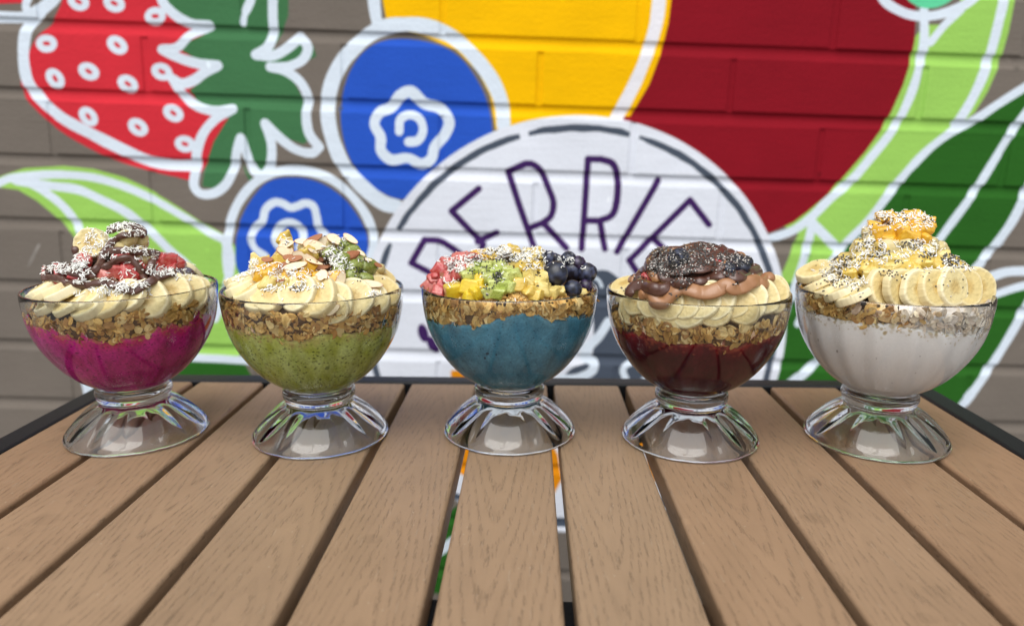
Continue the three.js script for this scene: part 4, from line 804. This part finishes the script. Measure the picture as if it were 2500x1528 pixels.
for (const s of [[1230, 300, 260, 0.5, 10], [880, 400, 240, 0.6, 5], [1010, 480, 170, 0.5, -10, 'skin'], [960, 460, 200, 0.5, 12, 'skin'], [1100, 455, 240, 0.45, 18, 'skin'], [1130, 440, 310, 0.36, 20], [1310, 290, 270, 0.42, -52], [1480, 240, 220, 0.72, 62], [1130, 270, 260, 0.34, 12], [1230, 225, 240, 0.36, -32, 'skin'], [1390, 150, 190, 0.36, -25], [1010, 555, 290, 0.3, -8], [1230, 520, 210, 0.32, 15], [1330, 690, 200, 0.8, -75], [1550, 725, 250, 0.45, -62], [1920, 785, 320, 0.26, 10], [1980, 870, 190, 0.45, 40], [1680, 230, 220, 0.42, 50], [1020, 300, 160, 0.5, -75], [900, 300, 200, 0.45, -20], [670, 480, 150, 0.48, 22, 'skin'], [860, 545, 120, 0.6, -35, 'skin'], [1300, 575, 220, 0.36, 5, 'skin'], [1440, 560, 120, 0.4, -5, 'skin'], [1310, 480, 100, 0.7, 40, 'skin'], [1830, 340, 130, 0.5, 30, 'skin'], [1810, 400, 130, 0.4, 45], [710, 380, 150, 0.6, -55], [930, 500, 90, 0.6, -60], [2010, 545, 110, 0.5, 20, 'skin'], [830, 735, 110, 0.18, 0, 'skin'], [1890, 480, 120, 0.35, 20], [1470, 1090, 190, 0.4, -35], [980, 400, 150, 0.5, -80], [1200, 380, 130, 0.4, 10], [940, 640, 120, 0.4, 5], [860, 290, 150, 0.4, 80]]) almond(bG, ...s);
{ const h = touch(bG, 1690, 420), p = toLocal(bG, h.point); item(bG, 'whole_almond', 'almond', 'wrinkled brown whole almond', wholeAlmondG, wholeAlmondM, p, new THREE.Quaternion().setFromEuler(new THREE.Euler(0.3, 0.3, 0.25)), [0.0075, 0.0075, 0.0085]); }
solidOf(bG);
strew(bG, 'shred', [[1440, 380, 150, 90, 90], [1500, 480, 150, 70, 70], [720, 560, 150, 60, 50], [850, 660, 200, 60, 60], [1060, 640, 150, 60, 50], [340, 590, 220, 60, 190], [250, 680, 140, 60, 60], [1060, 800, 130, 60, 60], [1300, 800, 80, 30, 20], [780, 820, 100, 40, 25], [1560, 230, 60, 60, 25], [1600, 560, 120, 50, 30], [1960, 900, 70, 40, 40], [500, 520, 80, 60, 40], [1500, 620, 100, 50, 25], [880, 230, 60, 60, 20], [720, 840, 100, 30, 20]], 'white coconut shreds sprinkled over the fruit on the green smoothie bowl', 150);
strew(bG, 'seed', [[1480, 450, 130, 70, 70], [1770, 640, 60, 80, 22], [1030, 830, 70, 40, 22], [1650, 560, 80, 50, 18], [1600, 280, 40, 60, 15], [900, 270, 30, 20, 3], [1860, 480, 60, 30, 6]], 'black chia seeds scattered over the kiwi on the green smoothie bowl', 60);

// ---- blue bowl
granola(bB, { topAt: (a) => 0.119 + 0.001 * noise(a * 4, 5), n: 1120, extra: [[1200, 760, 420, 14, 70], [1180, 700, 60, 30, 8], [1800, 745, 100, 20, 14], [1330, 730, 70, 30, 10], [640, 770, 120, 10, 14]], label: 'toasted oat granola layer between blue smoothie and diced fruit' });
for (const s of [[365, 405, 14, 0], [450, 500, 14, 1], [200, 620, 13, 2], [335, 620, 9, 0], [520, 475, 11, 1], [310, 690, 10, 1], [600, 410, 12, 1], [550, 290, 13, 2], [430, 320, 12, 1], [250, 520, 11, 1], [620, 300, 13, 2], [700, 320, 12, 1], [280, 480, 10, 0]]) chunk(bB, 'strawberry', s[0], s[1], s[2] * 0.9, { m: s[3] });
for (const s of [[505, 675, 14.5, 0, 0.2], [715, 625, 14, 0, -0.25], [850, 680, 11, 0, 0.3], [790, 705, 9, 0, 0.7], [830, 510, 9, 0, 0.2], [800, 590, 10, 0, 0], [885, 262, 7, 1, 0.4], [690, 745, 9, 0, 0.4]]) chunk(bB, 'mango', s[0], s[1], s[2] * 0.92, { m: s[3], turn: s[4], flat: true });
for (const s of [[675, 490, 11.5], [930, 510, 12], [1170, 500, 12], [1110, 610, 12.5], [940, 680, 11.5], [1060, 690, 11], [1090, 360, 12], [940, 370, 11], [1260, 470, 12], [820, 350, 11], [1220, 625, 10], [1180, 420, 11], [760, 430, 11], [1010, 590, 10], [1030, 440, 11], [880, 440, 10]]) chunk(bB, 'kiwi', s[0], s[1], s[2] * 0.78, { flat: true, m: rnd() < 0.55 ? 0 : 2 });
for (const s of [[1455, 470, 12], [1340, 590, 12.5], [1620, 640, 13], [1350, 380, 11], [1560, 370, 12], [1430, 300, 12], [1520, 240, 12], [1470, 680, 12], [1580, 560, 12], [735, 390, 10], [1750, 690, 9], [1440, 190, 11], [1830, 670, 9], [2120, 690, 8], [1450, 580, 12], [1650, 480, 12], [1300, 280, 12], [1250, 190, 12], [1100, 200, 12], [950, 220, 12], [1560, 180, 10], [1540, 720, 10]]) chunk(bB, 'pineapple', s[0], s[1], s[2] * 0.86);
for (let i = 0; i < 20; i++) {                          // the far side of the heap
  const a = 1.75 + (i % 10) * 0.31, r = i < 10 ? 0.054 : 0.036, px = r * Math.sin(a), pz = r * Math.cos(a), kind = px > 0.015 ? null : px > -0.012 ? (i % 2 ? 'kiwi' : 'pineapple') : px > -0.03 ? 'mango' : 'strawberry';
  const p = V3(px, heapH(bB, r) - 0.001, pz), q = new THREE.Quaternion().setFromEuler(new THREE.Euler(rr(-0.6, 0.6), rr(-3, 3), rr(-0.6, 0.6)));
  if (!kind) { item(bB, 'blueberry', 'blueberry', 'round dark blueberry', berryG, berryM[i % 4], p, qFrom(V3(rr(-1, 1), 0.7, -0.8), i), [0.0075, 0.0073, 0.0074]); continue; }
  const K = CHUNK[kind], G = chunks[K[3]]; item(bB, K[0], K[1], K[2], G[i % G.length], fruitM[kind][i % fruitM[kind].length], p, q, [0.0125, 0.011, 0.012]);
}
for (const [x, y, r, d, l] of [[1775, 455, 9.3, [0.5, -0.3, -0.6], 0.004], [1985, 410, 8, [0.3, 0.2, -0.8], 0.001], [2175, 440, 7.8, [0.85, 0.3, 0.35], 0], [1995, 640, 6.9, [-0.2, -0.5, 0.1], 0.003], [2160, 610, 5.4, [0.4, 0.3, -0.2], 0.001], [1690, 260, 6, [-0.5, 0.5, 0.6], 0], [1945, 265, 6.2, [0.2, 0.75, 0.55], 0], [1820, 300, 5.5, [0, 1, 0], -0.001], [2060, 330, 6.5, [0.3, 0.8, -0.2], -0.002]]) berry(bB, x, y, r, d, l);
solidOf(bB);
strew(bB, 'shred', [[560, 320, 190, 70, 190], [1000, 160, 210, 60, 230], [1500, 190, 150, 70, 130], [740, 260, 140, 50, 60], [450, 540, 70, 60, 26], [520, 400, 100, 40, 50], [1900, 285, 130, 40, 36], [1450, 340, 130, 80, 45], [1350, 250, 100, 60, 45], [1090, 380, 120, 60, 14], [1200, 230, 150, 60, 60], [1600, 300, 60, 100, 25], [1270, 800, 10, 10, 2], [2120, 370, 50, 40, 5], [480, 560, 80, 20, 12], [900, 460, 120, 50, 10]], 'white coconut shreds sprinkled over the diced fruit on the blue smoothie bowl', 150);
strew(bB, 'seed', [[760, 270, 100, 50, 80], [1200, 250, 160, 50, 190], [1040, 130, 110, 40, 50], [1050, 490, 60, 70, 80], [1100, 220, 220, 80, 80], [1480, 260, 160, 130, 55], [1790, 240, 50, 30, 16], [600, 400, 150, 100, 20], [940, 620, 80, 30, 14], [900, 720, 40, 30, 5], [1540, 600, 20, 20, 2], [850, 400, 120, 60, 20], [1560, 460, 40, 40, 14], [500, 300, 100, 40, 10]], 'black chia seeds sprinkled over the diced fruit on the blue smoothie bowl', 90);

// ---- maroon bowl
granola(bR, { topAt: (a) => 0.1065 + 0.003 * Math.max(0, Math.sin(a)) + 0.002 * noise(a * 4, 7), label: 'toasted oat granola layer between dark maroon smoothie and banana slices' });
for (const s of [[1400, 835, -0.12, 0.36, 0.92, 1.06], [1230, 850, -0.2, 0.36, 0.9, 0.95], [1620, 830, -0.02, 0.36, 0.92, 0.95], [1810, 825, 0.06, 0.36, 0.93, 1.02], [1990, 790, 0.2, 0.38, 0.9, 0.95], [2110, 760, 0.34, 0.4, 0.85], [2180, 730, 0.5, 0.45, 0.72, 0.9], [1010, 850, -0.26, 0.34, 0.9, 0.95], [820, 880, -0.3, 0.34, 0.88, 0.9], [470, 810, -0.4, 0.42, 0.8, 0.85], [640, 860, -0.36, 0.4, 0.82, 0.85], [245, 660, -0.3, 0.9, 0.2, 0.85], [265, 725, -0.35, 0.88, 0.2, 0.9], [340, 950, -0.42, 0.36, 0.84, 0.8], [680, 980, -0.36, 0.34, 0.86, 0.85], [880, 990, -0.32, 0.34, 0.88, 0.85], [1080, 990, -0.28, 0.34, 0.9, 0.85], [1400, 960, -0.15, 0.32, 0.93, 0.85], [1750, 930, 0, 0.34, 0.93, 0.82]]) banana(bR, ...s);
for (let i = 0; i < 7; i++) { const a = 1.9 + i * 0.4, p = V3(0.05 * Math.sin(a), 0.126, 0.05 * Math.cos(a)); item(bR, 'banana_slice', 'banana slice', 'round banana slice', bananaG[i % 5], bananaM[i % 3], p, qFrom(V3(Math.sin(a + 0.5), 0.9, Math.cos(a + 0.5)), i), [1, 1, 1]); }
for (const s of [[600, 565, 12, 0], [760, 480, 14, 0], [1200, 480, 15, 0], [1500, 450, 14, 0], [1000, 480, 15, 0], [1300, 320, 15, 0], [760, 340, 15, 0], [1050, 300, 14, 1], [1550, 330, 13, 0]]) chunk(bR, 'strawberry', s[0], s[1], s[2], { m: s[3], lift: -0.004 });
solidOf(bR);
sauce(bR, 'nut_butter_drizzle', nutM, [
  [4.6, [470, 820, 530, 750, 620, 750, 690, 850, 780, 860, 870, 770, 990, 695, 1110, 715, 1230, 750, 1350, 745, 1470, 700, 1570, 650, 1650, 695, 1750, 675, 1850, 615, 1930, 590, 2000, 630, 2060, 565, 2110, 545, 2170, 590], { lift: 0.9, flat: 0.8 }], [4.2, [370, 620, 385, 560, 430, 510]], [5, [1350, 520, 1450, 480, 1560, 430, 1680, 440]], [4.4, [570, 340, 590, 400, 640, 470, 720, 600]], [4.2, [1050, 240, 1110, 200, 1180, 190]], [4.6, [840, 250, 960, 240, 1060, 330]], [4.4, [1600, 640, 1700, 600, 1800, 560]],
], 'tan nut butter ribbon draped over banana slices on the maroon bowl', 'nut butter drizzle', { each: { flat: 0.72 }, mass: [massOn(bR, 0.046, 0.002, 0.004, 3)] });
sauce(bR, 'chocolate_drizzle', chocoM, [
  [4.0, [350, 810, 360, 710, 430, 650, 520, 645, 640, 685, 740, 700, 830, 660, 950, 615, 1100, 605, 1250, 595, 1400, 545, 1550, 535, 1700, 545, 1850, 490, 1950, 455, 2000, 430], { lift: 1.5, flat: 0.75 }], [3.6, [410, 590, 470, 490, 525, 435, 560, 470]], [4.2, [700, 490, 800, 555, 950, 560, 1100, 530, 1250, 530, 1400, 460, 1540, 380]], [5.2, [600, 330, 680, 230, 760, 200, 850, 240, 860, 300]], [5, [1130, 240, 1200, 180, 1310, 150, 1430, 190, 1500, 270, 1570, 320]], [5.2, [680, 420, 800, 460, 950, 460, 1100, 430, 1300, 410, 1450, 360]], [4.4, [620, 300, 590, 360, 640, 450]], [5, [900, 400, 1050, 370, 1200, 330, 1350, 300]], [4.6, [1570, 290, 1640, 300, 1720, 320, 1800, 350]], [5, [720, 320, 780, 380, 860, 400]], [3.8, [1840, 440, 1920, 420, 1990, 410]], [5, [1100, 280, 1250, 250, 1400, 260, 1480, 330]],
], 'thick milk chocolate ribbon waving across the top of the maroon bowl', 'chocolate drizzle', { each: { flat: 0.5 }, mass: [massOn(bR, 0.036, 0.004, 0.005, 8)] });
for (const [x, y, r, d, l] of [[960, 315, 7.6, [-0.15, 0.25, 0.9], 0.013], [1590, 450, 5.4, [-0.6, 0.3, 0.5], 0.011], [1770, 425, 5.6, [0.2, 0.8, 0.5], 0.01], [1820, 355, 4.6, [0.3, 0.9, 0], 0.005], [1700, 350, 5, [0, 0.9, 0.4], 0.006]]) berry(bR, x, y, r, d, l);
solidOf(bR);
strew(bR, 'seed', [[760, 290, 170, 140, 420], [690, 420, 100, 100, 170], [920, 470, 270, 90, 330], [1200, 310, 200, 120, 330], [1330, 165, 170, 60, 160], [1560, 290, 110, 70, 130], [1720, 330, 140, 70, 150], [1600, 490, 90, 50, 46], [1050, 595, 140, 40, 50], [450, 570, 110, 60, 26], [1050, 695, 70, 30, 14], [280, 690, 50, 40, 10], [980, 800, 60, 40, 5], [1450, 400, 150, 70, 60], [1080, 200, 90, 40, 40], [1650, 620, 70, 20, 8], [860, 770, 30, 20, 4], [960, 370, 80, 60, 40]], 'dense chia seeds coating the chocolate on top of the maroon bowl', 120, 0.24, 0.8);

// ---- white bowl
granola(bW, { topAt: (a) => 0.1195 + 0.001 * noise(a * 4, 9), label: 'oat granola layer, half soaked white, above the white yogurt' });
for (const s of [[270, 720, -0.3, 0.85, 0.3, 0.95], [290, 850, -0.42, 0.87, -0.04, 0.95], [400, 900, -0.42, 0.87, -0.04, 0.95], [560, 930, -0.42, 0.87, 0, 1], [700, 970, -0.42, 0.86, 0.06, 1], [1010, 900, 0.74, 0.22, 0.62, 0.97], [1190, 905, 0.74, 0.22, 0.62, 0.97], [1375, 905, 0.72, 0.22, 0.64, 0.97], [1560, 900, 0.7, 0.22, 0.66, 0.97], [1745, 892, 0.74, 0.22, 0.62, 1.0], [1890, 890, 0.7, 0.24, 0.66, 1.0], [2030, 885, 0.62, 0.3, 0.74, 0.98], [560, 1050, -0.3, 0.8, 0.5, 0.7]]) banana(bW, ...s);
for (let i = 0; i < 7; i++) { const a = 1.9 + i * 0.4, p = V3(0.055 * Math.sin(a), 0.131, 0.055 * Math.cos(a)); item(bW, 'banana_slice', 'banana slice', 'round banana slice', bananaG[i % 5], bananaM[i % 3], p, qFrom(V3(Math.sin(a + 0.5), 0.9, Math.cos(a + 0.5)), i), [1, 1, 1]); }
for (const s of [[1010, 310, 13], [1180, 250, 14], [1400, 270, 14], [1060, 390, 11], [1290, 350, 14], [1440, 360, 12], [920, 260, 11], [1480, 220, 11], [1050, 170, 14], [1280, 160, 14], [1400, 180, 12]]) chunk(bW, 'mango', s[0], s[1], s[2], { m: 1, shape: 'soft' });
for (const s of [[1080, 590, 13], [1370, 600, 15], [950, 670, 12], [1110, 690, 12], [1470, 640, 12], [1610, 560, 13], [700, 680, 12], [780, 560, 13], [850, 480, 13], [1250, 700, 12], [650, 750, 11], [1590, 660, 12], [1240, 560, 13], [920, 590, 12], [820, 690, 12], [760, 440, 12], [1000, 500, 13], [1440, 500, 13], [1740, 640, 12], [560, 660, 12], [1360, 700, 11], [860, 760, 10], [600, 600, 11], [1840, 690, 11]]) chunk(bW, 'pineapple', s[0], s[1], s[2]);
for (const s of [[1060, 470, 15], [1280, 430, 15], [1600, 490, 14], [1500, 430, 13], [880, 400, 13], [860, 320, 12]]) chunk(bW, 'banana', s[0], s[1], s[2]);
solidOf(bW);
strew(bW, 'shred', [[1200, 120, 310, 60, 300], [1250, 230, 280, 60, 110], [1500, 180, 80, 70, 60], [870, 450, 170, 110, 120], [960, 560, 160, 60, 130], [1450, 440, 160, 70, 140], [700, 560, 130, 110, 90], [450, 700, 140, 100, 160], [500, 800, 130, 60, 60], [720, 830, 130, 50, 75], [1570, 690, 80, 30, 28], [1250, 520, 110, 60, 60], [1760, 630, 110, 60, 80], [860, 300, 70, 120, 60], [640, 640, 100, 60, 50], [1500, 520, 100, 50, 50], [1900, 680, 100, 30, 30], [600, 880, 140, 40, 30], [1150, 430, 40, 60, 14], [720, 980, 60, 30, 4]], 'white coconut shreds sprinkled over the tall heap on the white yogurt bowl', 160, 0.12, 0.5);
strew(bW, 'seed', [[1030, 150, 90, 60, 50], [1230, 130, 50, 60, 34], [1490, 180, 60, 30, 20], [1330, 430, 130, 50, 90], [780, 380, 70, 110, 55], [920, 430, 110, 40, 40], [960, 530, 130, 60, 90], [1500, 540, 90, 40, 50], [1740, 590, 100, 60, 170], [1850, 650, 110, 40, 70], [530, 650, 110, 80, 120], [480, 780, 140, 60, 64], [600, 850, 160, 50, 64], [730, 620, 90, 60, 26], [1060, 740, 130, 30, 30], [1200, 790, 90, 50, 8], [1750, 780, 320, 150, 14], [300, 890, 110, 60, 10], [730, 930, 110, 60, 12], [350, 980, 80, 10, 8], [1180, 610, 60, 20, 12], [560, 580, 70, 50, 40]], 'black chia seeds scattered over the tall heap on the white yogurt bowl', 120, 0.12, 0.7);
nameThem();

const renderer = new THREE.WebGLRenderer({ antialias: true });
renderer.setSize(1024, 625);
renderer.toneMapping = THREE.LinearToneMapping;
renderer.toneMappingExposure = EXPOSURE;
renderer.shadowMap.enabled = true;
renderer.render(scene, camera);
